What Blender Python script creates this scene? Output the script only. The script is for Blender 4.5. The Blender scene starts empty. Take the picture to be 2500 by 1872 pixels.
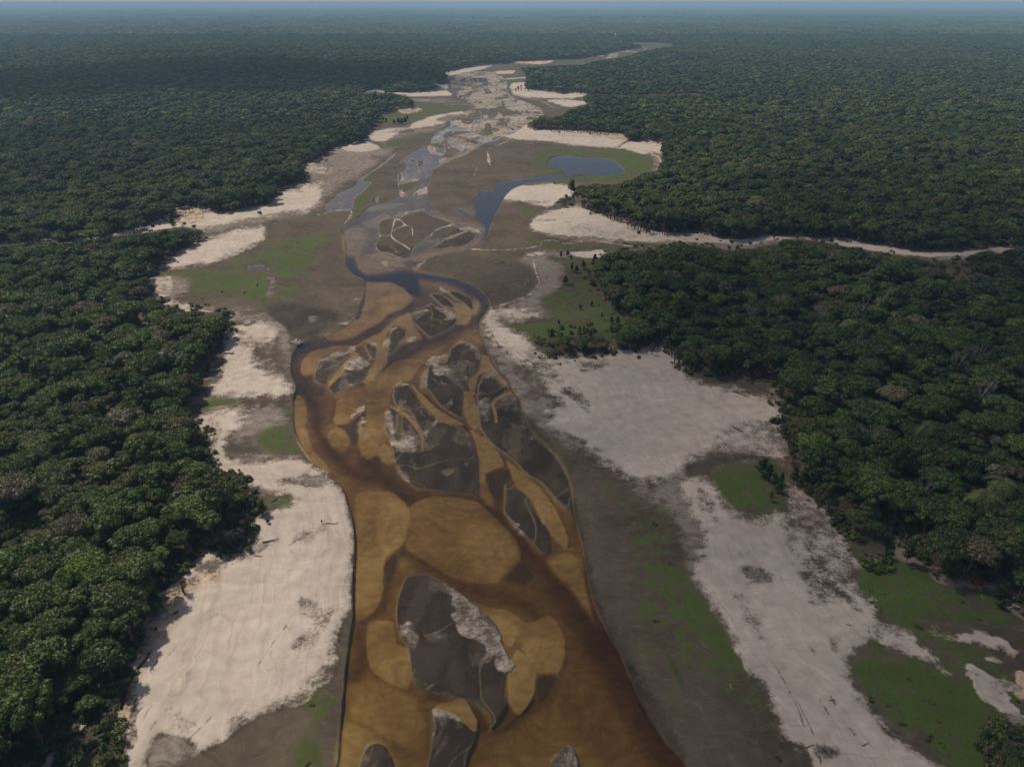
import bpy, bmesh, math, random
import numpy as np
from mathutils import Vector, Matrix
random.seed(7)
rng = np.random.default_rng(11)
scene = bpy.context.scene
COL = scene.collection

# ------------------------------------------------------------------ camera
H = 150.0                      # drone height above the river, metres
FPX, CX, CY = 1733.0, 1250.0, 936.0     # focal length and centre, in photograph pixels (2500 x 1872)
HORIZON = 7.0
PITCH = math.atan((CY - HORIZON) / FPX)
cam_data = bpy.data.cameras.new('camera')
cam = bpy.data.objects.new('camera', cam_data)
COL.objects.link(cam)
cam.location = (0, 0, H)
cam.rotation_euler = (math.pi / 2 - PITCH, 0, 0)
cam_data.sensor_fit = 'HORIZONTAL'
cam_data.sensor_width = 36.0
cam_data.lens = 36.0 * FPX / 2500.0
cam_data.clip_start = 1.0
cam_data.clip_end = 900000.0
scene.camera = cam

# ------------------------------------------------------------------ sky and sun
SUN_DIR = Vector((-0.62, 0.42, 1.0)).normalized()        # towards the sun: far left of the view
sun_el = math.asin(SUN_DIR.z)
sun_az = math.atan2(SUN_DIR.x, SUN_DIR.y)                 # clockwise from +Y
world = bpy.data.worlds.new('World')
scene.world = world
world.use_nodes = True
wn, wl = world.node_tree.nodes, world.node_tree.links
wn.clear()
sky = wn.new('ShaderNodeTexSky')
sky.sky_type = 'NISHITA'
sky.sun_disc = False
sky.sun_elevation = sun_el
sky.sun_rotation = sun_az
sky.altitude = 150
sky.air_density = 0.9
sky.dust_density = 2.5
sky.ozone_density = 1.0
wbg = wn.new('ShaderNodeBackground')
wbg.inputs['Strength'].default_value = 0.085
wout = wn.new('ShaderNodeOutputWorld')
wl.new(sky.outputs[0], wbg.inputs['Color'])
# tropical haze whitens the lowest part of the sky all the way round
tcw = wn.new('ShaderNodeTexCoord'); sxyz = wn.new('ShaderNodeSeparateXYZ'); wl.new(tcw.outputs['Generated'], sxyz.inputs[0])
def wmath(op, a, b=None):
    nd = wn.new('ShaderNodeMath'); nd.operation = op
    for i_, x_ in enumerate((a, b)):
        if x_ is None: continue
        if isinstance(x_, (int, float)): nd.inputs[i_].default_value = x_
        else: wl.new(x_, nd.inputs[i_])
    return nd.outputs[0]
low = wmath('MULTIPLY', wmath('POWER', wmath('SUBTRACT', 1.0, wmath('ABSOLUTE', sxyz.outputs[2])), 8.0), .75)
hbg = wn.new('ShaderNodeBackground'); hbg.inputs['Color'].default_value = (.45, .45, .45, 1); hbg.inputs['Strength'].default_value = .85
wmx = wn.new('ShaderNodeMixShader'); wl.new(low, wmx.inputs[0]); wl.new(wbg.outputs[0], wmx.inputs[1]); wl.new(hbg.outputs[0], wmx.inputs[2])
wl.new(wmx.outputs[0], wout.inputs['Surface'])
sd = bpy.data.lights.new('sun', 'SUN')
sd.energy = 3.5
sd.angle = math.radians(1.6)
sd.color = (1.0, 0.92, 0.80)
sun = bpy.data.objects.new('sun', sd)
COL.objects.link(sun)
sun.rotation_euler = SUN_DIR.to_track_quat('Z', 'Y').to_euler()
sun.location = (-300, 300, 600)
scene.view_settings.view_transform = 'Standard'
scene.view_settings.look = 'None'
scene.view_settings.exposure = 0.2
scene.view_settings.gamma = 1.0
scene.view_settings.use_curve_mapping = False
scene.cycles.use_denoising = True
try:
    scene.cycles.denoiser = 'OPENIMAGEDENOISE'
    scene.cycles.denoising_input_passes = 'RGB_ALBEDO_NORMAL'
except Exception:
    pass
scene.cycles.max_bounces = 6
scene.cycles.diffuse_bounces = 2
scene.cycles.glossy_bounces = 2
scene.cycles.transmission_bounces = 2
scene.cycles.volume_bounces = 1
scene.cycles.transparent_max_bounces = 12
scene.cycles.sample_clamp_indirect = 3.0
scene.cycles.caustics_reflective = False
scene.cycles.caustics_refractive = False

# ------------------------------------------------------------------ pixel <-> ground
CP, SP = math.cos(PITCH), math.sin(PITCH)
def ground_pt(u, v, z=0.0):
    """photograph pixel -> point of the horizontal plane at height z"""
    dx = (np.asarray(u, float) - CX) / FPX
    dy = -(np.asarray(v, float) - CY) / FPX
    Y = CP + dy * SP
    Z = -SP + dy * CP
    t = (z - H) / Z
    return dx * t, Y * t
def to_pixel(x, y, z):
    x = np.asarray(x, float); y = np.asarray(y, float); z = np.asarray(z, float)
    f = y * CP - (z - H) * SP
    up = y * SP + (z - H) * CP
    f = np.maximum(f, 1e-3)
    return CX + FPX * x / f, CY - FPX * up / f

def hash2(i, j, s):
    n = (i.astype(np.int64) * 374761393 + j.astype(np.int64) * 668265263 + s * 1442695041) & 0xffffffff
    n = ((n ^ (n >> 13)) * 1274126177) & 0xffffffff
    n = (n ^ (n >> 16)) & 0xffffffff
    return (n / 4294967295.0).astype(np.float32)
def vnoise(x, y, s=0):
    xi = np.floor(x); yi = np.floor(y)
    fx = (x - xi).astype(np.float32); fy = (y - yi).astype(np.float32)
    fx = fx * fx * (3 - 2 * fx); fy = fy * fy * (3 - 2 * fy)
    xi = xi.astype(np.int64); yi = yi.astype(np.int64)
    a = hash2(xi, yi, s); b = hash2(xi + 1, yi, s); c = hash2(xi, yi + 1, s); d = hash2(xi + 1, yi + 1, s)
    return (a + (b - a) * fx) * (1 - fy) + (c + (d - c) * fx) * fy
def fbm(x, y, s=0, o=3):
    r = 0; a = 1; t = 0
    for k in range(o):
        r = r + a * vnoise(x * 2 ** k + 17.3 * k, y * 2 ** k - 9.1 * k, s + k); t += a; a *= .5
    return r / t * 2 - 1
# ------------------------------------------------------------------ survey of the river bed: outlines of banks, bars and channels
VIEWS = {'F': (0, 0, .8848), 'A': (0, 468, 2.6523), 'B': (834, 468, 2.6523), 'C': (1668, 468, 2.6587), 'D': (0, 936, 2.6523),
         'E': (834, 936, 2.6523), 'G': (0, 1404, 2.6523), 'H': (834, 1404, 2.6523), 'I': (1668, 1404, 2.6587), 'R': (1668, 936, 2.6587),
         'T': (0, 0, 1.7696), 'U': (1250, 0, 1.7696), 'K': (850, 100, 4.424), 'M': (1250, 60, 4.424), 'N': (750, 340, 4.424), 'O': (1150, 280, 4.424),
         'P': (700, 740, 4.424), 'Q': (1000, 740, 4.424), 'S': (750, 540, 4.424), 'V': (700, 960, 4.424)}
def pts(spec):
    """'K 10,20 30,40 N 5,6' -> photograph pixels"""
    out = []; v = None
    for tok in spec.split():
        if tok in VIEWS: v = VIEWS[tok]; continue
        a, b = tok.split(',')
        out.append((v[0] + float(a) / v[2], v[1] + float(b) / v[2]))
    return out
def smooth_line(p, closed, n=5):
    p = np.array(p, float); m = len(p); out = []
    rngm = m if closed else m - 1
    for i in range(rngm):
        if closed: p0, p1, p2, p3 = p[i - 1], p[i], p[(i + 1) % m], p[(i + 2) % m]
        else: p0, p1, p2, p3 = p[max(i - 1, 0)], p[i], p[i + 1], p[min(i + 2, m - 1)]
        L = np.hypot(*(p2 - p1)); k = max(1, min(n, int(L / 5)))
        for j in range(k):
            t = j / k
            # centripetal-ish tension keeps it from overshooting
            m1 = (p2 - p0) * .42; m2 = (p3 - p1) * .42
            lim = L
            l1 = np.hypot(*m1); l2 = np.hypot(*m2)
            if l1 > lim: m1 = m1 * lim / l1
            if l2 > lim: m2 = m2 * lim / l2
            h1 = 2*t**3 - 3*t**2 + 1; h2 = t**3 - 2*t**2 + t; h3 = -2*t**3 + 3*t**2; h4 = t**3 - t**2
            out.append(h1 * p1 + h2 * m1 + h3 * p2 + h4 * m2)
    if not closed: out.append(p[-1])
    return np.array(out)

# grid of ground samples: even in view angle, so its cells grow with distance
ST = 2.0
U = np.concatenate([np.array([-9000, -5000, -3000, -2000, -1400, -1000, -750, -550, -430, -360]), np.arange(-320, 2821, ST),
                    np.array([2860, 2930, 3050, 3250, 3500, 3900, 4500, 5500, 7500, 11500])])
VV = np.concatenate([np.array([7.4, 8, 9.5, 11.5, 13, 14.5, 16, 18, 20, 22, 24, 26]), np.arange(28, 2081, ST), np.array([2090, 2110, 2140, 2180, 2240, 2320, 2450, 2650, 3000, 3500])])
NU, NV = len(U), len(VV)
GX, GY = ground_pt(U[None, :], VV[:, None])
GX = np.broadcast_to(GX, (NV, NU)).astype(np.float64); GY = np.broadcast_to(GY, (NV, NU)).astype(np.float64)
SLANT = np.sqrt(GX ** 2 + GY ** 2 + H * H)
PPM = (FPX / SLANT).astype(np.float32)                    # photograph pixels per metre

def sdf(p, closed, margin):
    """signed distance in photograph pixels, positive inside; returns window and values"""
    x0, y0 = p.min(0) - margin; x1, y1 = p.max(0) + margin
    c0, c1 = np.searchsorted(U, [x0, x1]); r0, r1 = np.searchsorted(VV, [y0, y1])
    c1 = min(c1 + 1, NU); r1 = min(r1 + 1, NV)
    if c1 <= c0 or r1 <= r0: return None
    u = U[c0:c1]; v = VV[r0:r1]
    D2 = np.full((len(v), len(u)), margin * margin, np.float32)
    ins = np.zeros(D2.shape, bool) if closed else None
    n = len(p)
    for i in range(n if closed else n - 1):
        ax, ay = p[i]; bx, by = p[(i + 1) % n]
        i0, i1 = np.searchsorted(u, [min(ax, bx) - margin, max(ax, bx) + margin])
        j0, j1 = np.searchsorted(v, [min(ay, by) - margin, max(ay, by) + margin])
        if i1 > i0 and j1 > j0:
            uu = u[i0:i1][None, :]; vv = v[j0:j1][:, None]
            ex, ey = bx - ax, by - ay
            L = ex * ex + ey * ey + 1e-9
            t = np.clip(((uu - ax) * ex + (vv - ay) * ey) / L, 0, 1)
            d = (uu - ax - t * ex) ** 2 + (vv - ay - t * ey) ** 2
            sub = D2[j0:j1, i0:i1]
            np.minimum(sub, d, out=sub)
        if closed and ay != by:
            lo, hi = min(ay, by), max(ay, by)
            j0, j1 = np.searchsorted(v, [lo, hi])
            if j1 > j0:
                xi = ax + (v[j0:j1] - ay) * (bx - ax) / (by - ay)
                ins[j0:j1, :] ^= u[None, :] < xi[:, None]
    d = np.sqrt(D2)
    if closed: d = np.where(ins, d, -d)
    return (slice(r0, r1), slice(c0, c1)), d.astype(np.float32)

# channels of the ground description
CH = {k: i for i, k in enumerate(['h', 'pale', 'mud', 'dark', 'grass', 'bed', 'litter', 'mid', 'warm'])}
G = np.zeros((len(CH), NV, NU), np.float32)
G[CH['h']] = .42; G[CH['mud']] = 1
NE1 = fbm(GX / 9, GY / 9, 3, 3).astype(np.float32)          # raggedness of edges
NE2 = fbm(GX / 2.2, GY / 2.2, 9, 2).astype(np.float32)
NWX = fbm(GX / 18, GY / 18, 61, 2) * 9; NWY = fbm(GX / 16, GY / 16, 62, 2) * 9
NS = fbm((GX + NWX) / 11, (GY + NWY - GX * .25) / 3.2, 21, 3).astype(np.float32)   # wash streaks across the banks
LF = fbm(GX / 45, GY / 45, 33, 3).astype(np.float32)
KINDS = {   # target height and surface weights; raggedness in metres
    'river':   dict(h=-.76, w=dict(bed=1), rag=.0),
    'shallow': dict(h=-.30, w=dict(bed=1), rag=.35),
    'midwater':dict(h=-.34, w=dict(bed=1), rag=.6),
    'deep':    dict(h=-1.45, w=dict(bed=1), rag=1.),
    'pool':    dict(h=-.6, w=dict(dark=.8, bed=.2), rag=1.5),
    'lake':    dict(h=-.6, w=dict(mud=.7, dark=.3), rag=.6),
    'film':    dict(h=-.08, w=dict(mud=.3, mid=.7), rag=.6),
    'island':  dict(h=.16, w=dict(dark=.85, mud=.15), rag=.9),
    'fringe':  dict(h=.22, w=dict(mid=.7, pale=.3), rag=1.8, st=1.2),
    'wet':     dict(h=.06, w=dict(mid=.5, pale=.42, bed=.08), rag=.8),
    'hazedbed': dict(h=-.3, w=dict(mid=.42, bed=.13, pale=.45), rag=1.),
    'dark':    dict(h=.22, w=dict(dark=1), rag=1.5),
    'mud':     dict(h=.45, w=dict(mud=1), rag=2.6, st=.8),
    'mid':     dict(h=.65, w=dict(mid=1), rag=3.6, st=1.2),
    'pale':    dict(h=.95, w=dict(pale=1), rag=2.2, st=1.),
    'warm':    dict(h=1.2, w=dict(warm=1), rag=2.5, st=1.),
    'grass':   dict(h=.7, w=dict(grass=1), rag=3.6, st=.9),
    'litter':  dict(h=2.1, w=dict(litter=1), rag=1.),
    'line':    dict(h=.5, w=dict(pale=.7, mid=.3), rag=.2),
}
def paint(kind, spec, f=4., a=1., width=None, h=None, keep_h=False, rag=1., where=None):
    """closed outline, or a line of a given width when width is set (pixels)"""
    p = smooth_line(pts(spec), width is None)
    mg = f * 1.2 + (width or 0) + 14
    if width is not None and kind not in ('deep', 'dark') and width < 9: rag *= .12 if kind != 'fringe' else 1
    r = sdf(p, width is None, mg)
    if r is None: return
    win, d = r
    if width is not None: d = width / 2 - d
    k = KINDS[kind]
    d = d + rag * (NE1[win] * k['rag'] + NE2[win] * k['rag'] * .35) * np.minimum(PPM[win], 8) * .55
    if 'st' in k and f > 3: d = d + NS[win] * k['st'] * np.minimum(PPM[win], 8) * min(f / 12, 1)
    al = np.clip(d / f + .5, 0, 1); al = (al * al * (3 - 2 * al) * a).astype(np.float32)
    if width is not None and width < 3 and kind == 'mud': al = al * np.clip(NE1[win] * 2.5 + NE2[win] * 1.5 + .35, 0, 1)
    if where == 'water': al = al * (G[0][win] < 0)
    if where == 'land': al = al * (G[0][win] > 0)
    for nme, i in CH.items():
        if nme == 'h':
            if keep_h: continue
            tgt = k['h'] if h is None else h
        else: tgt = k['w'].get(nme, 0.)
        g = G[i][win]
        g += (tgt - g) * al

FOREST = []      # outlines of ground and canopy that the forest covers in view
CLEAR = []       # openings in it
def forest(spec): FOREST.append(smooth_line(pts(spec), True, 3))
def clearing(spec): CLEAR.append(smooth_line(pts(spec), True, 3))
forest('F -700,600 A 0,368 100,350 200,345 330,340 480,345 520,330 620,320 700,300 800,290 900,285 1000,270 1100,258 1200,250 1300,262 1305,290 1270,320 '
       '1230,350 1160,380 1090,420 1040,460 980,478 930,490 960,530 965,580 945,610 975,660 1000,700 1030,740 1080,770 1120,800 1200,795 1280,785 1370,800 '
       '1440,790 1465,810 1460,870 1450,930 1400,980 1350,1060 1330,1120 1310,1180 D 1280,0 1275,50 1250,80 1200,110 1190,160 1240,220 1280,280 1310,340 1320,400 '
       '1340,480 1330,520 1370,560 1400,590 1430,620 1500,650 1580,680 1600,720 1580,800 1560,860 1530,920 1590,960 1570,1000 1530,1050 1450,1060 1380,1030 1300,1020 '
       '1240,1010 1200,1010 1190,1060 1230,1120 1200,1170 G 1090,0 1010,10 960,50 960,120 1000,200 960,290 930,350 890,420 860,520 830,600 760,650 740,700 730,780 700,850 690,950 '
       '700,1100 720,1241 760,1500 800,1900 F -700,2300')
clearing('G 470,880 520,890 600,960 560,1050 480,1120 450,1241 420,1400 100,1400 -60,1300 20,1230 150,1150 300,1120 370,1060 350,980')
clearing('D 80,880 200,860 280,890 370,910 330,950 220,960 190,1040 140,1060 80,1000')
clearing('A 860,780 940,790 980,880 930,890 880,850')
clearing('G 400,830 470,750 500,640 520,600 510,700 480,800 430,900')
clearing('D 660,900 720,905 730,950 690,960')
clearing('D 1100,470 1160,480 1150,510 1090,505')
# the wood beyond the left creek, up to the horizon and across the far side
forest('F -700,600 A -200,345 0,330 130,320 170,335 250,325 310,290 330,250 350,320 400,335 480,325 500,260 540,300 640,305 720,265 850,255 880,280 915,265 950,210 1060,180 '
       '1130,140 1120,110 1190,95 1300,95 1400,125 1500,128 1600,105 1740,70 1790,30 T 1200,810 1280,790 1340,765 1300,740 1300,715 1360,690 1400,670 1440,640 1570,600 '
       'K 0,1110 160,1090 200,1000 220,930 300,890 330,830 320,790 400,775 480,760 520,730 700,720 700,680 650,620 560,600 440,575 340,575 280,570 150,575 150,548 330,515 '
       '400,545 700,555 850,545 930,535 1000,520 940,490 900,460 840,430 900,440 1000,465 1050,440 1055,390 1020,345 1100,320 1200,300 1300,280 1400,255 1550,245 '
       '1750,240 1800,210 1900,215 M 0,400 150,395 350,385 440,375 600,370 700,370 870,345 1000,320 1100,290 1250,270 1390,245 1380,225 1200,202 1180,190 1500,190 1740,205 '
       '1745,240 1660,250 1550,270 1400,300 1300,330 1200,365 1050,380 900,400 780,440 500,450 300,460 80,480 110,510 150,530 160,600 150,690 200,700 300,712 420,722 540,742 '
       '700,730 850,750 1000,752 1500,745 2000,735 2100,745 2100,765 1600,762 1200,768 870,758 780,785 770,800 790,840 860,860 700,905 620,930 560,980 480,1000 440,1010 390,1010 350,995 290,1010 240,1060 '
       '180,1075 180,1110 O 620,145 740,155 1000,155 1200,170 1500,190 1650,215 1690,260 1720,285 1900,275 2100,290 2070,330 2060,420 2060,520 2060,590 1990,620 '
       '1930,640 1840,655 1800,690 1840,715 1780,725 1720,715 1650,745 1520,765 1300,770 1140,790 1130,860 1210,900 1250,980 1350,1040 1500,1060 1620,1100 1780,1180 '
       '1850,1215 B 2007,244 2100,262 2212,265 C 0,250 160,245 200,285 330,305 450,295 520,275 800,285 860,305 1050,295 1120,315 1250,335 1330,350 1400,360 1450,375 '
       '1600,370 1800,378 1850,358 2050,345 2212,350 2600,360 F 3200,560 3200,-20 -1500,-20 -1500,600')
forest('C 2800,380 2212,385 2120,385 2060,420 1950,400 1880,430 1850,460 1660,460 1660,490 1640,480 1540,450 1480,430 1420,440 1290,405 1180,400 1150,380 1050,370 950,355 850,335 '
       '740,325 660,330 600,360 560,375 430,385 300,400 200,375 100,365 B 2212,355 2100,370 2000,385 1900,395 1750,400 1680,440 1640,500 1600,560 1600,600 1690,640 1700,690 '
       '1780,760 1830,790 1860,840 1850,890 1780,900 1770,1010 1880,1030 1960,1000 2030,970 2110,1010 2200,1080 C 0,1120 90,1140 180,1190 270,1150 380,1180 500,1200 620,1235 '
       'R 650,80 690,150 800,170 810,200 780,240 690,240 660,290 740,400 740,450 790,510 800,600 870,680 900,740 1000,760 1010,900 1060,940 1120,1010 1190,1090 1240,1160 1310,1150 '
       '1290,1000 1270,900 1280,820 1360,800 1350,900 1430,960 1490,1010 1560,1060 1560,1130 1620,1180 1780,1230 2050,1250 2212,1200 2900,1000 F 3300,1100 3300,400')
forest('B 1320,980 1400,945 1550,950 1620,930 1700,960 1715,1010 1640,1045 1500,1040 1350,1035')
forest('I 2070,60 2120,10 2260,-30 2600,-20 2600,260 2212,220 2140,170')
forest('I 2000,1150 2080,1090 2150,1060 2212,1120 2500,1150 2500,1700 1950,1700 2060,1300')
forest('O 960,935 1000,915 1090,905 1095,975 1000,995 960,1010')
clearing('A -300,352 0,343 100,326 200,316 310,290 400,318 500,300 640,290 800,262 930,240 940,268 800,290 640,318 500,330 400,344 310,318 200,343 100,350 0,368 -300,378')
clearing('M 860,740 1200,752 1600,748 2010,738 2050,745 2010,764 1600,770 1200,774 860,764')
clearing('C 1650,505 1850,500 1860,560 1740,590 1700,540')
clearing('R 430,870 560,880 560,900')
# ---- floodplain
paint('mid', 'A 950,560 1220,545 1240,660 1150,700 1400,760 1700,790 1860,900 1890,1241 D 1900,200 1940,480 2050,580 2212,690 2230,900 2240,1241 G 2150,300 2100,600 2000,760 1600,900 1400,1100 1200,1241 1000,1300 750,1241 700,900 850,600 1000,250 1230,0 D 1200,1120 1500,1050 1550,900 1600,700 1400,600 1300,400 1200,120 A 1390,1241 1450,900 1100,790', f=30, a=.75)
paint('mid', 'B 1160,440 1330,390 1560,400 1440,470 1440,590 1380,660 1280,700 1340,780 1340,830 1100,860 1250,1010 1400,1070 1700,1050 2060,960 2212,1100 R 200,150 640,50 690,400 660,560 R 700,700 900,740 1000,900 1100,1100 I 1100,60 1280,270 1060,540 1150,820 1600,1260 700,1260 560,880 360,560 200,300 0,0 E 2150,1100 2120,900 1900,700 1650,520 1400,350 1180,180 1090,20 B 920,960 900,860 960,760 1100,730 1270,610 1250,500', f=34, a=.8)
paint('mid', 'N -300,450 -100,250 130,200 250,130 350,60 600,20 800,80 900,130 700,200 800,220 700,310 560,420 400,500 200,640 150,760 0,810 -300,880 -700,1010 -1100,1100 -1400,1150 -1400,950 -900,750 -500,700', f=26, a=.7)
paint('mid', 'K -100,1090 200,1060 300,980 640,930 880,820 1250,760 1280,800 1080,880 1050,930 900,1010 600,1100 400,1239 -100,1239', f=22, a=.7)
paint('mid', 'O 300,250 560,100 1000,150 1700,220 2120,280 2080,600 1900,660 1500,760 1140,790 1130,900 900,1010 500,960 300,920 450,780 700,750 1300,740 1900,620 1950,500 1700,400 1000,330', f=18, a=.6)
paint('mid', 'B 1220,230 1240,170 1480,90 1700,150 2212,260 C 300,290 800,270 1100,300 1450,370 1850,380 2300,340 2600,350 2600,390 2212,385 1850,440 1500,450 1180,410 850,350 600,350 400,400 0,370 B 1900,345 1400,310 1250,260', f=12, a=.9)
paint('mid', 'K 690,620 1100,600 1180,640 1260,680 1240,710 1000,690 760,680', f=12, a=.35)
# ---- green ground
paint('grass', 'B 1330,430 1450,425 1600,440 1700,440 1660,520 1620,600 1700,700 1880,800 1880,900 1790,1010 1700,1030 1330,1045 1400,1090 1300,1050 1220,990 1160,930 1090,890 1100,840 1180,845 1340,835 1370,780 1310,700 1400,655 1445,600 1455,480 1400,460', f=14, a=.72)
paint('grass', 'B 1340,700 1500,720 1600,780 1760,850 1780,980 1600,960 1400,940 1330,1020 1230,960 1200,880 1360,830', f=34, a=.9)
paint('grass', 'A 960,510 1200,512 1320,520 1500,460 1700,370 1900,300 2100,280 2150,320 2050,420 1980,560 1900,700 1800,740 1700,730 1600,690 1400,680 1250,680 1220,560 960,545', f=52, a=.85)
paint('grass', 'A 960,512 1150,515 1150,540 965,548', f=10, a=.7)
paint('grass', 'A 1880,320 2080,300 2060,400 1960,420 1850,440 1750,430', f=46, a=.4)
paint('mud', 'A 1560,500 1700,470 1790,540 1770,700 1720,690 1720,560 1560,540', f=22, a=.7)
paint('mid', 'A 1740,560 1790,560 1760,680 1730,690', f=14, a=.5)
paint('grass', 'D 1250,200 1330,120 1450,100 1700,95 1880,130 1890,240 1780,165 1500,160 1380,185 1300,215', f=25, a=.8)
paint('grass', 'D 1680,300 1880,250 1900,350 1960,480 1800,465 1700,440 1640,400', f=40, a=.85)
paint('dark', 'D 1480,370 1620,380 1690,420 1720,470 1560,480 1480,440', f=34, a=.7, keep_h=True)
paint('grass', 'R 190,590 260,540 370,520 480,530 560,500 620,510 660,600 650,700 690,800 640,860 450,860 350,830 280,770 200,690', f=19, a=1)
paint('dark', 'R 0,540 120,500 250,455 400,450 560,475 640,520 560,520 360,520 200,560 180,660 60,640', f=22, a=.75, keep_h=True)
paint('grass', 'E 1680,580 1850,740 2000,790 2130,850 2200,1000 I 60,60 180,240 280,420 370,600 460,740 560,930 640,1100 690,1300 560,1300 420,1000 260,800 120,600 H 2100,500 1950,250 E 1920,1180 1880,1000 1800,860 1720,740', f=70, a=.66)
paint('grass', 'I -40,60 60,160 160,300 240,420 320,560 400,660 480,800 560,920 620,1060 660,1241 700,1500', f=46, a=.75, width=34)
paint('grass', 'E 1900,880 2100,860 2180,1020 2200,1180 1980,1150', f=70, a=.45)
paint('dark', 'H 2000,400 2100,550 2200,750 2212,700 2120,500 2050,380', f=26, a=.6, keep_h=True)
paint('grass', 'I 1080,580 1200,560 1500,560 1700,650 1850,720 1900,800 2080,900 2090,1100 2080,1400 1760,1400 1500,1090 1300,900 1180,780 1090,660', f=22, a=1)
paint('grass', 'I 1080,-40 1600,-20 1800,60 1950,100 2100,150 2170,280 2000,350 1800,330 1600,310 1300,270 1180,180 1130,100', f=31, a=.92)
paint('grass', 'I 1720,480 1850,440 2000,520 2080,600 2150,700 2110,860 1900,760 1850,640', f=25, a=.92)
paint('grass', 'I 1200,280 1500,300 1700,450 1800,640 1600,620 1300,560 1180,560', f=61, a=.5)
paint('grass', 'R 1010,900 1100,980 1240,1160 1400,1160 1560,1220 1500,1300 1150,1300 1040,1080', f=34, a=.8)
paint('grass', 'R 180,600 230,740 330,860 440,950 500,930 360,800 300,700', f=25, a=.5)
paint('grass', 'D 1640,760 1760,750 1900,700 1940,720 1940,830 1850,845 1760,850 1690,890 1630,880', f=16, a=.85)
paint('grass', 'G 1900,780 2050,700 2150,740 2170,850 2100,900 2000,880', f=37, a=.8)
paint('grass', 'G 2060,900 2150,860 2080,1100 2050,1300 1830,1300 1900,1120', f=52, a=.6)
paint('grass', 'G 850,1120 920,980 900,1100 890,1300 830,1300', f=16, a=.5)
paint('grass', 'O 800,340 1000,350 1200,370 1500,380 1650,355 1900,440 1950,520 1930,620 1800,690 1500,750 1200,750 900,720 800,650 690,640 660,520', f=34, a=.78)
paint('grass', 'O 1560,470 1850,450 1930,560 1800,640 1700,600', f=37, a=.5)
paint('dark', 'O 1070,670 1180,635 1250,650 1260,670 1100,690', f=6, a=.8, keep_h=True)
paint('grass', 'O 490,1010 600,990 740,1040 700,1080 560,1080', f=22, a=.7)
paint('grass', 'O 850,1010 970,975 970,1020 900,1035', f=13, a=.8)
paint('grass', 'K 710,680 1000,700 1240,715 1240,750 1050,780 850,820 700,850 600,910 440,915 350,850 360,790 500,780 620,800 800,760', f=14, a=.85)
paint('grass', 'K 430,1110 560,1060 700,1010 1000,980 900,1020 600,1110 450,1140', f=31, a=.6)
paint('grass', 'K 180,1080 350,1100 420,1180 330,1160', f=16, a=.6)
paint('grass', 'K 1530,370 1900,350 1920,390 1700,410 1530,405', f=16, a=.8)
paint('grass', 'K 1690,430 1880,420 1850,450 1750,470', f=13, a=.7)
paint('grass', 'K 1320,300 1700,290 2000,250 2212,240 2212,270 1900,280 1500,320', f=16, a=.5)
paint('grass', 'M 380,430 460,400 700,360 870,350 880,380 700,410 560,430 400,440', f=8, a=.95)
paint('grass', 'M 1180,195 1400,195 1740,212 1730,245 1550,270 1400,292 1290,292 1350,262 1400,240 1380,222', f=7, a=.95)
paint('grass', 'M 1160,330 1290,320 1270,350 1180,360', f=7, a=.9)
paint('grass', 'M 0,440 300,440 600,435 560,450 200,460 0,470', f=8, a=.6)
paint('grass', 'M 0,600 140,590 150,620 0,640', f=10, a=.7)
paint('grass', 'M 0,540 140,530 140,560 0,575', f=10, a=.7)
paint('grass', 'N 610,440 720,370 760,390 690,440 620,450', f=14, a=.85)
paint('grass', 'N 480,740 500,650 600,610 640,620 620,700 540,800 490,800', f=19, a=.85)
paint('grass', 'N 600,570 680,500 740,480 740,580', f=19, a=.6)
paint('grass', 'N 0,790 150,790 140,820 0,830', f=14, a=.7)
paint('grass', 'N 860,40 1000,0 1060,20 960,80 860,90', f=19, a=.6)
paint('grass', 'A 1310,280 1540,250 1640,215 1600,250 1400,290', f=13, a=.7)
paint('grass', 'A 1200,225 1270,225 1250,240 1200,238', f=7, a=.7)
paint('grass', 'B 60,100 80,50 150,20 160,60 110,130 80,150', f=13, a=.7)
paint('grass', 'B 1200,310 1280,300 1560,350 1800,350 1830,330 2212,350 C 100,390 B 1900,375 1600,385 1400,375 1300,370', f=16, a=.75)
paint('grass', 'C 420,385 560,340 660,335 600,370 480,390', f=10, a=.6)
paint('grass', 'C 1350,430 1500,440 1640,440 1640,480 1540,460', f=10, a=.7)
paint('grass', 'B 620,420 780,400 820,440 700,480', f=34, a=.45)
paint('grass', 'B 850,560 1000,580 1000,640 900,650', f=46, a=.25)
paint('grass', 'B 960,880 1100,850 1150,930 1060,900', f=19, a=.5)
paint('dark', 'B 920,860 980,850 1090,850 1080,880 980,900', f=16, a=.6, keep_h=True)
paint('grass', 'P -100,500 40,760 30,960 -60,900', f=46, a=.4)
# ---- pale sand
paint('pale', 'F 530,1150 570,1115 640,1095 700,1065 735,1060 752,1100 762,1170 762,1250 750,1330 738,1380 720,1460 690,1490 640,1530 560,1550 500,1590 450,1625 425,1630 400,1595 360,1585 330,1605 318,1680 290,1720 235,1700 245,1560 275,1460 300,1400 335,1320 370,1260 440,1195 500,1165', f=12, a=.35)
paint('pale', 'F 530,1150 570,1115 640,1095 700,1065 735,1060 750,1100 758,1170 756,1250 744,1330 728,1380 700,1440 660,1480 600,1530 540,1550 490,1585 440,1612 410,1600 390,1590 350,1582 330,1600 300,1690 235,1700 245,1560 275,1460 300,1400 335,1320 370,1260 440,1195 500,1165', f=34, rag=1.5)
paint('pale', 'D 1285,245 1380,190 1610,165 1620,260 1490,330 1450,410 1480,490 1700,530 1900,500 2000,530 2120,600 2200,690 2212,800 2240,980 2150,1000 2050,870 1950,780 1850,720 1750,700 1600,650 1430,590 1350,530 1290,380', f=34, rag=1.4)
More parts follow.
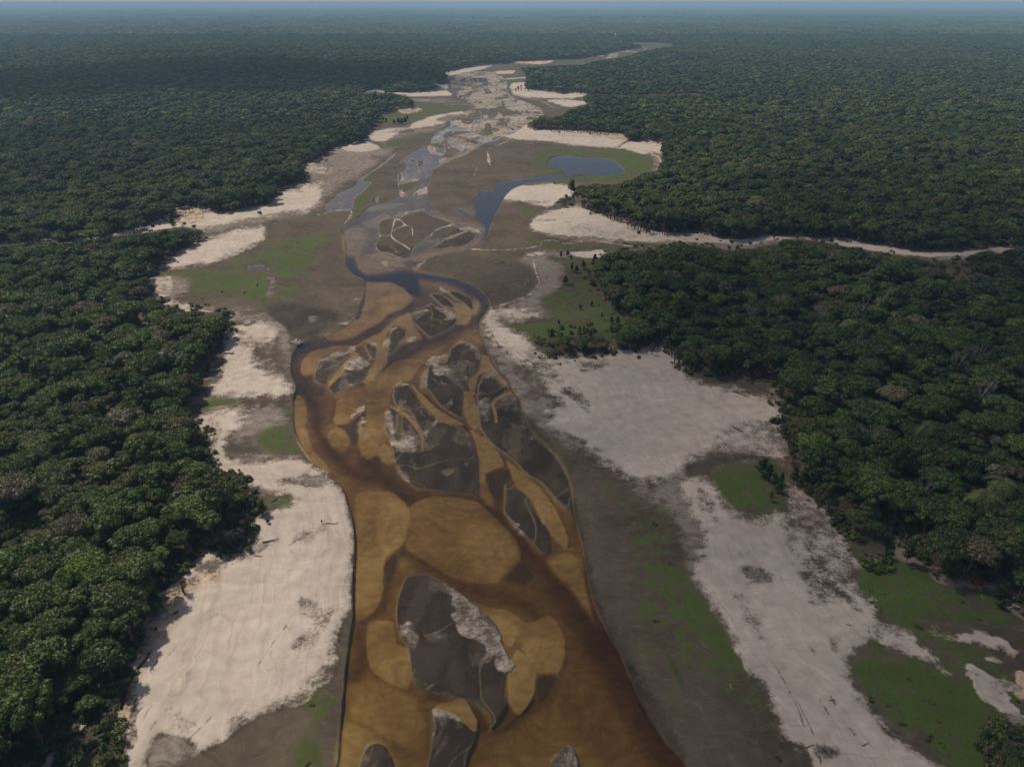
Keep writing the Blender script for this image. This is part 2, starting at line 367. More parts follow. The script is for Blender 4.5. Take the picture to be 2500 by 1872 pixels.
paint('mid', 'D 1540,200 1750,190 1850,260 1680,330 1560,330', f=30, a=.6)
paint('mud', 'D 1800,650 1900,625 2100,630 2130,670 2060,680 1900,665', f=18, a=.75)
paint('pale', 'A 1480,890 1560,870 1700,850 1790,900 1780,1000 1800,1100 1860,1241 D 1900,10 1910,70 1850,110 1700,100 1600,95 1400,85 1350,50 1370,0 A 1390,1241 1440,1100 1450,950', f=34, a=.9)
paint('mud', 'A 1640,1000 1760,980 1850,1060 1880,1150 1800,1190 1680,1120', f=30, a=.5)
paint('mud', 'A 1500,840 1600,840 1580,865 1500,860', f=8, a=.5)
paint('pale', 'A 980,490 1060,450 1150,400 1280,330 1400,300 1550,250 1690,235 1720,270 1680,330 1500,415 1300,480 1150,505 1050,500', f=30, rag=1.5)
paint('warm', 'A 960,495 1060,445 1180,380 1300,320 1240,370 1100,460', f=8, a=.6)
paint('pale', 'A 950,570 1100,550 1120,600 1100,690 1000,695 955,640', f=10, a=.6)
paint('pale', 'A 985,680 1030,720 1150,770 1300,790 1380,790 1500,850 1400,800 1250,740 1100,710', f=10, a=.7)
paint('pale', 'A 1130,110 1200,100 1330,115 1450,145 1600,115 1750,75 1810,20 1900,0 2080,0 2060,60 1960,120 1800,150 1650,180 1500,205 1300,245 1200,225 1160,200 1060,190 940,230 920,272 1000,272 1160,245 1180,215', f=18, rag=1.4)
paint('warm', 'A 1130,110 1250,110 1330,150 1300,200 1200,215 1150,170', f=9, a=.5)
paint('pale', 'A -80,362 0,355 130,335 310,298 500,312 640,300 800,272 940,252', f=6, width=9)
paint('pale', 'A 380,160 410,160 440,230 400,240', f=5, a=.8)
paint('warm', 'N 0,260 60,230 130,200 250,130 350,60 460,40 400,90 300,150 160,220 60,290', f=9, a=.9)
paint('pale', 'N 360,80 600,40 740,60 770,90 640,130 500,130', f=12, a=.95)
paint('pale', 'N 0,310 200,290 340,330 200,380 0,380', f=22, a=.6)
paint('pale', 'N -60,520 60,480 180,440 120,560 150,640 60,760 -60,790', f=22, a=.7)
paint('pale', 'K 220,1030 300,980 440,950 640,950 700,900 880,830 1060,790 1240,765 1260,790 1100,810 960,860 1060,890 900,930 650,965 560,1000 420,1080 300,1095 220,1050', f=9)
paint('mud', 'K 430,990 560,960 720,965 680,1000 520,1000', f=8, a=.6)
paint('dark', 'K 935,845 1040,845 1100,830 1050,860 960,860', f=6, a=.5)
paint('pale', 'K -50,1120 200,1105 320,1150 330,1180 200,1200 -50,1190', f=8)
paint('pale', 'K 150,565 340,525 420,548 700,556 1070,542 1120,590 1000,600 700,605 560,595 400,570 250,590', f=4)
paint('pale', 'K 840,435 920,450 1000,480 1085,480 1080,520 960,502', f=4)
paint('warm', 'K 530,740 700,725 800,750 720,775 590,790', f=6, a=.9)
paint('pale', 'K 560,745 700,735 720,760 600,775', f=6, a=.6)
paint('pale', 'K 1020,340 1200,310 1400,285 1560,270 1450,310 1240,350 1080,385', f=4)
paint('pale', 'K 1570,340 1700,325 1810,330 1780,360 1600,360', f=4)
paint('pale', 'K 1700,412 1930,395 1930,405 1720,420', f=3)
paint('pale', 'K 1740,505 1830,460 1930,460 1935,515 1760,528', f=6, a=.85)
paint('pale', 'K 1760,545 1920,522 2212,545 2212,620 1950,610 1780,575', f=5)
paint('pale', 'K 1800,232 2212,215 2150,250 1850,242', f=4)
paint('pale', 'M 0,722 160,702 420,724 550,744 700,730 865,750 855,772 650,800 500,800 250,780 20,745', f=5)
paint('pale', 'M 380,822 650,820 865,850 800,870 650,900 500,870', f=6)
paint('pale', 'M 0,642 165,635 165,685 0,700', f=5)
paint('warm', 'M 0,402 380,400 360,430 60,425', f=4)
paint('pale', 'M 880,340 1000,330 980,350 880,350', f=3)
paint('pale', 'M 1120,290 1260,283 1270,295', f=3)
paint('pale', 'M 990,163 1110,163 1110,180', f=3)
paint('mid', 'M 860,748 1200,765 1600,760 2010,755 2040,735 1900,722 1700,730 1300,744', f=5)
paint('warm', 'M 1880,720 2010,738 1940,750', f=4, a=.8)
paint('pale', 'O 345,230 440,190 560,120 620,112 640,155 1000,165 1500,200 1660,220 1700,290 1900,280 2090,285 2065,420 1950,410 1850,430 1700,385 1550,362 1300,350 1000,320 800,295 600,280 420,260', f=8)
paint('warm', 'O 1250,200 1500,195 1670,225 1660,280 1500,260', f=14, a=.45)
paint('dark', 'O 1600,350 1660,310 1710,290', f=5, width=5, a=.8)
paint('pale', 'O 1960,440 2040,480 2042,570 1980,620', f=3, width=3)
paint('pale', 'O 345,905 480,790 700,765 1000,762 1100,830 1125,870 1080,910 950,930 880,990 800,1010 650,970 480,930 360,922', f=8)
paint('mud', 'O 500,950 560,945 880,940 870,955 700,975', f=6, a=.5)
paint('pale', 'B 1240,180 1400,120 1480,102 1560,112 1650,150 1850,220 2100,272 2212,280 2212,330 2000,330 1750,320 1650,300 1500,300 1350,280 1240,240', f=9)
paint('mud', 'B 1240,185 1330,185 1380,190 1300,200', f=5, a=.6)
paint('pale', 'C 0,290 100,275 300,312 450,312 600,292 800,292 850,312 1050,310 1200,345 1450,382 1500,402 1700,402 1850,387 2100,357 2300,357 2300,370 2000,400 1800,425 1550,430 1350,405 1180,390 900,340 700,318 560,330 400,350 250,345 0,325', f=6, a=.85)
paint('warm', 'C 1850,385 2100,358 2300,355 2300,372 2000,398', f=5, a=.7)
paint('pale', 'B 1480,402 1650,382 1740,402 1680,430 1560,430', f=9)
paint('pale', 'B 1200,410 1260,400 1330,395 1300,420 1240,430', f=10, a=.6)
paint('pale', 'B 1100,650 1120,600 1200,570 1220,600 1160,640', f=6, a=.4)
paint('pale', 'B 922,800 960,765 1090,755 1130,770 1260,800 1240,835 1100,835 1060,790 990,800 1000,850 1060,880 1120,910 1180,955 1250,1010 1230,1030 1340,1075 1520,1085 1650,1052 1800,1032 1900,1022 2000,992 2060,962 2212,1090 R 0,-20 200,20 400,60 600,140 630,170 650,200 640,330 640,420 650,500 540,465 400,440 200,440 100,490 0,530 E 2212,600 2100,620 2000,650 1850,620 1700,520 1640,450 1540,360 1400,290 1330,200 1420,120 1340,60 B 1250,1190 1170,1120 1060,1040 980,960 940,900', f=40, rag=1.6)
paint('mud', 'Q 1010,650 1200,700 1500,840 1480,900 1300,960 1210,850 1100,740', f=30, a=.55)
paint('mud', 'Q 1200,960 1480,950 1500,1010 1260,1060', f=18, a=.6)
paint('mud', 'E 1440,50 1560,160 1600,200 1500,110', f=12, a=.5)
paint('mud', 'Q 1860,730 2100,660 2212,660 2100,690 1900,770', f=18, a=.5)
paint('mud', 'R 0,480 200,440 400,410 560,440 600,470 300,450 100,500', f=26, a=.5)
paint('mid', 'R 200,330 640,250 650,430 500,440 250,440', f=50, a=.5)
paint('pale', 'R 0,640 100,620 180,655 250,755 350,850 500,890 600,865 700,860 690,760 740,690 850,710 950,840 1000,920 1060,1010 1080,1100 1120,1180 I 1090,20 1130,120 1270,270 1200,400 1060,540 1080,680 1150,820 1300,1000 1450,1120 1600,1241 1750,1400 760,1400 700,1200 640,1040 560,860 470,700 400,600 330,440 260,300 160,140 60,0 R 100,1150 140,1040 100,900 0,700', f=46, rag=1.6)
paint('mid', 'R 700,880 900,850 1040,960 1100,1150 I 1100,60 1000,200 800,120 R 700,1150 640,950', f=40, a=.55)
paint('mid', 'R 700,700 760,680 860,720 960,850 1000,950 900,900 760,850', f=26, a=.6)
paint('mud', 'I 640,1110 760,1100 810,1180 830,1300 680,1300', f=14, a=.7)
paint('mud', 'I 440,680 540,720 620,860 560,880 480,780', f=14, a=.5)
paint('pale', 'I 1280,300 1450,340 1600,480 1740,660 1600,610 1500,530 1300,490 1200,400', f=22, a=.5, rag=2.6)
paint('pale', 'I 1560,370 1650,320 1750,400 1900,370 2100,420 2190,520 2060,560 1900,480 1750,450 1620,430', f=14, a=.9, rag=2.6)
paint('warm', 'I 2020,470 2180,500 2150,560 2040,530', f=14, a=.7)
paint('pale', 'I 1840,600 2000,650 2080,820 2150,900 1950,800', f=12, a=.9, rag=2.6)
paint('warm', 'I 2100,590 2230,600 2230,820 2150,700', f=12, a=.8, rag=2.6)
paint('mid', 'I 2050,960 2150,930 2250,1000 2250,1100 2120,1030', f=12, a=.8)
paint('mid', 'R 1280,820 1360,800 1350,900 1430,960 1490,1010 1560,1060 1560,1130 1620,1180 1780,1230 I 2050,10 2100,120 1950,110 1750,90 1600,30 1500,-60 R 1310,1150 1290,1000 1270,900', f=8, a=.9)
paint('mid', 'I 2060,100 2180,200 2260,230 2260,330 2150,250 2080,160', f=10, a=.9)
paint('warm', 'G 960,120 1100,100 1250,10 1400,-10 1450,40 1300,90 1180,200 1160,300 1110,400 1050,470 950,560 900,700 860,820 760,900 740,760 850,620 930,420', f=26, a=.55)
paint('warm', 'G 700,880 860,870 850,1000 820,1200 730,1250 690,1050', f=12, a=.5)
paint('dark', 'G 1150,250 1080,290 1040,330 1030,400 1100,350 1040,400 1010,460 950,550 880,640 850,700 810,760 795,880', f=5, width=4, a=.75)
paint('dark', 'G 910,860 880,900 870,970 880,1040 850,1120', f=7, width=12, a=.6)
for s_ in ('G 1330,270 1180,440 1060,580', 'G 1120,720 1040,800 960,900 910,1010 890,1100', 'G 1120,830 1020,960 980,1020', 'G 1470,830 1340,970 1210,1100', 'G 1860,340 1760,470 1680,590',
           'I 620,0 680,150 750,310 810,460 880,600 915,690', 'I 680,700 740,840 800,960 860,1100 890,1241', 'I 880,820 940,920', 'I 930,20 1050,150 1120,210', 'I 230,20 340,160 430,330',
           'D 1600,1190 1700,1110 1810,1020', 'D 2100,350 D 1700,310'):
    paint('mud', s_, f=2.4, width=1.4, a=.6, keep_h=True)
paint('dark', 'I 800,470 860,500 870,560 840,540', f=8, a=.5, keep_h=True)
paint('dark', 'I 930,420 990,440 1010,530 960,520', f=10, a=.35, keep_h=True)
paint('mud', 'I 400,0 520,-20 560,50 480,70', f=16, a=.6, keep_h=True)
paint('pale', 'G 470,880 520,890 600,960 560,1050 480,1120 450,1300 100,1300 -60,1300 20,1230 150,1150 300,1120 370,1060 350,980', f=8, rag=2.6)
paint('pale', 'D 80,900 200,880 280,900 360,915 330,945 220,960 190,1040 140,1050', f=9, a=.8, rag=2.6)
paint('pale', 'G 1120,700 1200,630 1240,650 1180,760 1100,780', f=16, a=.8, h=1.5)
# ---- dark wet flats beside the river
paint('dark', 'A 1700,740 1850,720 2000,730 2212,800 2212,850 2100,900 2000,960 1910,950 1860,880 1780,810', f=30, a=.85)
paint('dark', 'A 2100,250 2212,200 2212,650 2100,620 2060,450', f=50, a=.3, keep_h=True)
paint('dark', 'A 1750,790 1860,770 1960,830 1990,930 1930,960 1880,900 1800,840', f=16, a=.9, h=.05)
paint('dark', 'E 1180,200 1300,330 1450,560 1560,900 1620,1241 H 1700,200 1900,560 2212,1100 2212,1241 1650,500 1560,200 E 1480,900 1400,600 1250,400', f=34, a=.65)
paint('dark', 'B 540,420 760,400 1160,450 1260,560 1230,660 1060,720 960,740 850,620 650,540 520,500', f=30, a=.4)
paint('grass', 'E 1300,380 1450,420 1600,480 1540,520 1400,460', f=46, a=.2)
# ---- the river
RIVER_SPEC = ('H -290,1900 F 728,1656 735,1600 741,1520 748,1440 757,1370 764,1330 764,1250 768,1180 762,1120 750,1080 738,1050 715,1030 690,1010 668,985 645,950 635,915 634,870 '
      'P 70,1050 110,940 100,880 55,760 50,660 70,560 130,460 190,440 250,410 330,380 420,365 520,310 620,250 700,210 780,100 805,0 S 600,880 630,760 620,650 580,600 500,560 440,500 425,400 420,300 '
      '400,180 380,120 N 370,1000 420,930 500,890 600,800 700,720 860,690 1000,630 1020,600 990,540 970,480 970,380 1000,300 1000,240 1070,190 1170,130 1330,60 '
      'K 898,1062 1010,980 1090,930 1400,930 1700,980 1670,1040 1600,1080 1480,1110 1300,1160 N 1720,130 1500,230 1350,340 1320,450 1290,520 1300,640 1350,720 1400,790 1560,860 1700,880 1860,920 1930,940 1950,960 1920,1060 '
      '1860,1130 1720,1190 S 1600,330 1500,350 1400,390 1290,450 1210,520 1200,560 1400,600 1560,620 1700,660 1880,750 1960,850 1960,940 Q 870,0 860,50 820,80 760,150 750,250 770,340 820,480 880,600 960,730 1060,850 1100,920 '
      '1180,1020 1200,1100 1230,1239 E 1250,330 1350,450 1440,600 1490,740 1520,900 1560,1050 1590,1241 H 1620,140 1700,330 1800,500 1860,640 1930,800 2020,960 2120,1100 2212,1200 2350,1500 2500,1900')
RIVER_OUT = smooth_line(pts(RIVER_SPEC), True, 3)
paint('river', RIVER_SPEC, f=3.5)
for s_, w_, a_ in (('P 190,440 130,480 85,580 85,700 140,850 230,1000 320,1160 V 330,350 420,520 560,700 700,830 900,900 E 240,570 360,680 440,750', 15, .75),
               ('E 170,510 260,590 380,680 450,740', 22, .8),
               ('E 560,705 720,730 860,745 960,800 1060,890 1140,970 1200,1050 1260,1130 1330,1190 H 1400,60 1500,170 1600,320 1700,470 1800,620 1900,780 2000,960 2100,1130 2212,1300', 36, .7),
               ('H 1520,100 1660,330 1780,520 1900,740 2040,1000 2180,1241 2300,1500', 44, .8),
               ('E 410,1060 340,1140 310,1241 H 300,60 270,200 200,260', 12, .6), ('E 430,1080 560,1160 700,1241 H 880,90 1050,140 1200,200 1330,290', 20, .5),
               ('H 130,280 120,400 130,520 80,680 40,850', 18, .6), ('P 1960,240 1800,290 1500,450 1300,560 1150,650 1000,770 850,890', 16, .6),
               ('P 1330,40 1100,130 900,300 700,395 500,430 320,450 220,510', 10, .55), ('E 540,70 640,160 760,230 820,290 900,350 1000,430', 5, .6),
               ('H 780,980 900,960 1060,920 1160,900 1300,760', 22, .5), ('P 170,780 260,880 330,960', 8, .7),
               ('P 1100,820 1000,940 1000,1100 1020,1239', 16, .3), ('P 1540,640 1350,600 1100,760', 14, .25), ('S 700,980 760,900 740,860', 10, .6), ('H 300,940 420,980 520,1120', 16, .4)):
    paint('deep', s_, f=w_ * 2.4, width=w_ * 1.35, a=a_, where='water')
paint('deep', 'H 560,760 700,790 850,810 900,860 960,960 900,1000 860,880 740,800 600,800', f=9, a=.5)
# bars under a hand of water
paint('shallow', 'E 100,700 240,690 330,690 410,760 440,830 430,980 380,1050 300,1110 270,1241 H 275,80 240,190 180,250 95,288 88,150 95,0 E 100,1000 90,850', f=6, a=.55)
paint('shallow', 'E 250,780 400,760 435,830 425,980 380,1050 300,1100 230,1000', f=20, a=.8)
paint('shallow', 'E 440,790 600,720 850,745 950,810 1060,910 1130,1000 1165,1110 1110,1190 1050,1241 H 1000,40 880,45 750,20 E 560,1150 420,1060 440,960', f=5, a=.5)
paint('shallow', 'E 800,900 1000,900 1120,1000 1150,1110 1080,1200 H 1000,30 E 850,1190 780,1080', f=34, a=.75)
paint('shallow', 'H 170,300 330,290 360,420 430,470 455,620 440,720 380,720 260,660 190,590 160,480', f=5, a=.7)
paint('shallow', 'H 250,560 420,480 450,620 430,715 370,715 270,655', f=20, a=.7)
paint('shallow', 'H 770,130 900,180 1100,230 1200,300 1350,250 1440,380 1455,500 1425,600 1390,632 1290,632 1240,590 1190,500 1130,430 1110,460 1060,440 1000,330 900,230', f=5, a=.55)
paint('shallow', 'H 930,250 1100,290 1150,350 1110,455 1060,440 1000,340', f=8, a=.8)
paint('shallow', 'H 1180,420 1400,420 1450,500 1420,600 1390,630 1290,630 1240,590', f=16, a=.8)
paint('shallow', 'H 1080,620 1130,480 1190,510 1270,640 1240,790 1160,893 1120,880 1080,800', f=5, a=.9)
paint('shallow', 'H 20,700 200,670 400,745 500,800 540,950 550,1150 450,1130 250,1000 60,900', f=26, a=.6)
paint('shallow', 'H 740,800 800,800 850,870 885,940 860,1010 800,970 700,900 600,880 600,840', f=4, a=.9)
paint('shallow', 'H 1100,1000 1400,850 1500,1000 1700,1241 1300,1300 900,1241', f=50, a=.45)
paint('shallow', 'H -10,1000 60,950 250,1050 330,1130 360,1300 -30,1300', f=20, a=.55)
paint('shallow', 'E 1075,490 1200,590 1300,680 1400,830 1475,1000 1445,1062 1350,960 1280,850 1220,740 1130,660 1090,560', f=5, a=.85)
paint('shallow', 'E 1330,1130 1500,1100 1570,1241 H 1600,110 1640,290 1560,190 1480,70 1380,-20', f=16, a=.7)
paint('shallow', 'E 450,-10 540,80 640,170 760,235 800,262 700,255 640,245 600,200 520,120 460,20', f=3, a=.9)
paint('shallow', 'E 800,40 860,75 895,240 870,297 830,270 795,200 790,80', f=3.5, a=.95)
paint('shallow', 'E 830,290 900,330 1000,410 1050,500 1055,530 940,575 935,632 893,632 890,500 860,360', f=4, a=.95)
paint('shallow', 'E 893,632 940,640 1000,780 980,800 900,720', f=8, a=.5)
paint('shallow', 'S 180,1239 300,1190 550,1050 620,880 640,650 850,640 1000,690 1070,740 1140,820 1100,885 1030,940 880,1000 800,1080 650,1160 500,1239 P 520,397 430,390 425,370', f=4, a=.72)
paint('shallow', 'S 780,980 900,760 1080,800 1130,830 1030,935 880,995', f=16, a=.6)
paint('shallow', 'S 400,140 540,40 620,120 600,250 580,380 700,350 800,345 920,380 1010,420 1050,470 1030,492 870,490 975,530 900,552 650,577 560,520 500,400 430,360 420,250', f=5, a=.85)
paint('shallow', 'P 240,520 460,455 620,440 720,450 560,520 400,560 310,660 290,762 170,775 148,680 170,610', f=4.5, a=.75)
paint('shallow', 'P 720,480 820,400 1000,310 1100,220 1200,150 1330,100 1350,200 1420,290 1462,370 1440,392 1300,440 1220,450 1290,300 1270,250 1150,240 1090,330 1060,450 1082,540 1085,640 1000,745 900,850 850,864 800,830 900,700 950,600 970,500 940,420 850,420', f=4, a=.88)
paint('shallow', 'P 440,870 580,680 750,520 790,560 640,720 540,810 460,900', f=4, a=.9)
paint('shallow', 'P 500,1000 700,900 850,870 1100,660 1200,600 1500,600 1420,700 1340,830 1200,860 1150,900 1100,1100 1090,1239 V 1080,180 1060,350 1110,450 1120,520 1060,520 1010,560 1015,640 920,680 870,697 800,640 770,540 770,460 840,370 840,150 700,220 670,310 560,335 505,290 520,200 540,50', f=4, a=.62)
paint('shallow', 'V 1010,560 1060,520 1120,580 1155,720 1140,750 1100,768 1020,730 985,670', f=4, a=.9)
paint('shallow', 'V 790,450 840,420 900,440 1000,560 1000,640 870,690 800,630', f=14, a=.5)
paint('shallow', 'V 530,230 600,200 680,260 670,310 560,332 510,290', f=10, a=.8)
paint('shallow', 'V 70,300 65,150 110,0 200,60 220,300 160,330', f=9, a=.7)
paint('shallow', 'V 85,330 160,320 230,420 260,550 420,750 480,830 400,830 250,730 160,620 100,500', f=9, a=.7)
paint('shallow', 'V 540,345 640,400 682,470 672,560 600,617 480,560 430,450', f=5, a=.5)
paint('shallow', 'Q 440,0 570,0 675,85 670,130 640,200 590,237 500,220 520,150 480,60', f=4, a=.92)
paint('shallow', 'Q 685,0 760,0 740,90 700,130 675,80', f=6, a=.85)
paint('shallow', 'S 1740,960 1800,850 1780,780 1850,830 1875,900 1820,990 1790,1010', f=7, a=.85)
paint('shallow', 'S 1480,800 1560,850 1700,920 1785,990 1740,1100 1690,1120 1600,1100 1610,990 1540,900', f=5, a=.9)
paint('shallow', 'S 1180,600 1500,660 1780,780 1700,800 1600,760 1440,740 1250,700', f=14, a=.5)
paint('shallow', 'Q -100,640 200,430 450,300 740,265 780,450 640,420 480,430 300,550 150,610', f=16, a=.45)
paint('shallow', 'Q 620,820 750,720 770,560 850,560 880,640 960,750 1055,860 1062,892 990,872 930,800 850,750 760,760 720,880 705,985 650,992 640,900', f=3.5, a=.95)
paint('shallow', 'E 440,1050 500,1000 600,960 700,1000', f=30, a=.2)
paint('shallow', 'N 1350,780 1500,865 1650,890 1800,930 1895,965 1885,1060 1780,1140 1650,1190 1300,1240 1150,1280', f=5, width=11, a=.95)
paint('shallow', 'S 1110,410 1250,340 1500,330 1650,300 1400,370 1250,430 1180,440', f=4, a=.95)
paint('shallow', 'S 1130,490 1200,480 1290,420 1230,480 1190,555 1150,545', f=4, a=.9)
paint('wet', 'S 1160,470 1290,415 1260,460 1190,500', f=4, a=.8)
paint('shallow', 'N 650,770 700,730 900,690 1080,690 900,750 750,770', f=5, a=.95)
paint('shallow', 'N 580,900 700,860 830,800 900,830 820,900 740,942 640,942', f=4, a=.95)
paint('wet', 'N 620,780 660,740 740,725 700,755', f=4, a=.7)
paint('midwater', 'N 400,1000 560,950 640,1000 640,1239 430,1239', f=20, a=.7)
paint('shallow', 'N 1250,370 1350,350 1330,400 1280,420', f=6, a=.8)
paint('shallow', 'N 1000,430 1090,360 1230,350 1230,400 1190,490 1110,552 1030,542 980,480', f=6, a=.9)
paint('wet', 'N 1000,440 1080,420 1100,500 1090,550 1030,540 980,480', f=12, a=.5)
paint('shallow', 'N 1150,220 1300,200 1450,150 1600,120 1700,100 1880,60 1700,170 1560,220 1350,330 1250,350 1090,330 1180,280', f=8, a=.75)
paint('shallow', 'N 1010,300 1000,250 1080,190 1200,170 1150,240 1080,320', f=10, a=.4)
# slack dark water
paint('pool', 'S 430,390 500,380 550,510 660,585 900,550 1040,525 1160,560 1190,660 1060,695 900,640 650,632 500,560 440,480', f=13, a=.95, h=-1.3)
paint('pool', 'S 1070,690 1180,655 1230,740 1220,815 1120,775 1070,730', f=11, h=-1.3)
paint('pool', 'S 1130,560 1300,590 1560,640 1750,720 1900,850 1930,960 1850,1060', f=24, width=10, a=.75, h=-1.)
paint('pool', 'S 1190,700 1330,790 1300,820 1200,800', f=24, a=.7)
paint('pool', 'H 1270,640 1400,640 1340,750 1265,795', f=13)
paint('pool', 'H 1130,895 1080,980 980,1000 1020,960', f=11, a=.8)
paint('pool', 'E 1060,1250 1160,1140 1210,1180 1240,1241 H 1210,20 1180,55 1090,25', f=16)
paint('pool', 'E 280,1241 290,1150 340,1095 357,1110 330,1180 300,1260', f=8)
paint('pool', 'E 940,585 1080,540 1095,600 1065,645 1025,760 960,690', f=10)
paint('pool', 'P 200,782 290,765 400,870 425,905 370,1000 300,910 240,850', f=10)
paint('pool', 'P 1090,560 1200,470 1440,392 1330,460 1300,510 1180,580 1100,600', f=10)
paint('pool', 'P 1560,380 1780,250 1910,235 1700,320', f=8)
paint('pool', 'P 440,920 560,980 800,860 850,866 640,950 480,1000', f=10, a=.8)
paint('pool', 'V 550,342 680,310 760,240 840,175 830,240 770,300 770,370 765,490 720,545 690,480 620,385', f=8)
paint('pool', 'V 915,690 990,665 1015,730 960,742', f=8)
paint('pool', 'V 1000,740 1160,770 1200,830 1400,1000 1300,960 1100,850', f=16, a=.7)
paint('pool', 'V 370,0 420,0 400,80 430,180 380,120', f=16, a=.6)
paint('pool', 'H 885,985 870,1060 790,1210 800,1060', f=10)
paint('pool', 'H 500,830 560,900 560,1000 520,1000 540,1241 600,1241 600,880', f=21, a=.5)
paint('pool', 'H 80,290 150,270 180,300 150,430 90,330', f=16, a=.5)
paint('pool', 'N 560,860 620,810 720,790 660,820', f=16, a=.7)
paint('pool', 'N 1160,150 1250,165 1180,185', f=10, a=.8)
paint('pool', 'N 1240,430 1330,425 1290,520 1290,640 1240,600', f=16, a=.6)
paint('pool', 'B 930,220 960,150 925,300 890,350', f=11, a=.8)
paint('lake', 'O 930,450 1050,445 1150,460 1250,475 1350,465 1500,485 1600,550 1660,600 1640,640 1500,655 1380,660 1250,655 1180,640 1070,670 900,710 650,735 520,770 430,820 380,870 330,950 280,1050 220,1180 190,1239 N 1990,900 1940,1050 1890,1110 1930,1000 1930,930 1850,900 1830,830 1820,700 1790,660 1860,620 1850,560 O 250,820 280,740 420,720 600,690 830,660 1000,630 900,570 830,530 840,490', f=3)
paint('film', 'N 1580,730 1700,760 1780,820 1750,850 1680,830', f=6, h=-.4)
paint('film', 'N 200,720 330,600 500,520 550,440 650,370 760,300 900,190 960,140 930,190 800,300 660,390 600,450 690,470 640,540 520,640 480,760 200,770', f=5, h=-.25)
paint('film', 'N 730,640 770,620 770,690 740,700', f=5)
paint('film', 'A 1590,490 1640,478 1720,480 1740,500 1700,515 1600,512', f=5, h=-.4)
# mud bars that stand out of the water, with paler crusts
for s_ in ('H 420,10 500,-8 560,-8 640,25 760,105 850,195 950,265 1020,345 1040,430 1060,480 1080,530 1062,640 1050,760 1080,830 1060,870 1000,960 965,990 955,900 880,835 780,795 640,765 500,725 467,685 450,590 440,500 430,470 380,400 360,330 350,220 370,120',
           'H 600,885 680,900 800,960 860,1012 882,990 870,1060 820,1150 770,1300 560,1300 580,1100 590,960', 'H 150,1140 200,1090 260,1090 310,1140 350,1241 370,1300 120,1300',
           'P 1180,900 1250,862 1330,900 1400,1000 1470,1120 1600,1239 E 620,230 560,310 530,330 490,270 430,190 360,150 335,80 340,20',
           'P 1760,500 1850,440 1950,430 2050,480 2100,560 2080,680 2000,760 1960,850 1915,960 1900,1239 E 790,110 788,225 700,190 620,120 560,40 P 1500,960 1510,800 1530,660 1480,640 1560,630 1700,640 1740,560',
           'E 300,165 360,155 440,195 530,335 630,245 750,285 830,325 862,400 880,480 888,620 880,712 720,717 600,697 500,682 440,642 350,520 330,440 310,360 285,280',
           'Q 740,900 800,790 880,780 950,840 1000,900 1080,900 1090,940 1180,1040 1220,1239 E 1250,340 1400,500 1465,640 1485,750 1460,810 1380,740 1300,650 1200,590 1080,470 980,400 910,310 892,240 885,140 Q 720,1000 735,950',
           'E 1060,650 1130,670 1210,740 1270,850 1350,980 1350,1090 1290,1100 1200,1000 1100,900 1050,830 1060,740',
           'P 1340,150 1450,60 1560,10 1700,80 1830,150 1845,190 1750,285 1560,372 1530,352 1460,285 1380,215', 'P 1110,340 1150,280 1200,250 1280,290 1285,340 1230,430 1160,520 1090,562 1090,480',
           'P 300,760 330,650 420,580 560,530 700,480 745,450 740,500 640,590 580,650 540,740 460,800 420,880 350,872 300,830', 'P 470,950 440,905 520,835 640,700 700,600 800,570 860,640 930,560 900,690 865,790 800,850 640,920 500,985',
           'P 840,450 880,420 960,460 975,500 950,600 880,545', 'S 1520,760 1600,755 1700,795 1780,850 1785,965 1700,895 1600,835', 'S 1330,785 1460,795 1560,885 1590,935 1450,905',
           'N 770,1000 780,900 870,850 1000,850 1080,810 1230,770 1350,825 1560,905 1650,960 1830,1000 1820,1070 1700,1150 1400,1195 1160,1225 1100,1280 1040,1300 900,1240 790,1220 740,1160 750,1110 790,1050'):
    paint('shallow', s_ + ' ' + ' '.join(s_.split()[:2]), f=16, width=8, a=.4)
    paint('island', s_, f=6)
    paint('fringe', s_ + ' ' + ' '.join(s_.split()[:2]), f=7, width=5, a=.36, where='land', keep_h=True)
paint('mud', 'N 800,880 1200,790 1500,900 1600,1000 1300,1150 900,1180 770,1120', f=20, a=.6, keep_h=True)
paint('mud', 'N 1900,440 1300,330 1350,500 1330,640 1400,780 1700,870 1820,800 1800,640 2000,520', f=18, a=.5, keep_h=True)
paint('pool', 'S 1110,355 1180,260 1300,165 1345,155 1280,215 1500,180 1600,150 1640,150 1480,215 1300,300 1160,350', f=8, h=-.5)
paint('pool', 'S 1780,100 1860,100 1860,150 1800,140', f=8, h=-.4)
paint('pool', 'N 1330,215 1400,170 1500,140 1560,160 1540,200 1420,230 1340,230', f=8, a=.7)
paint('island', 'N 1190,240 1260,230 1260,270 1200,300', f=4)
paint('island', 'N 1430,170 1500,145 1560,165 1530,205 1440,215', f=4)
paint('island', 'H 1350,1260 1400,1160 1470,1095 1510,1140 1530,1300', f=4)
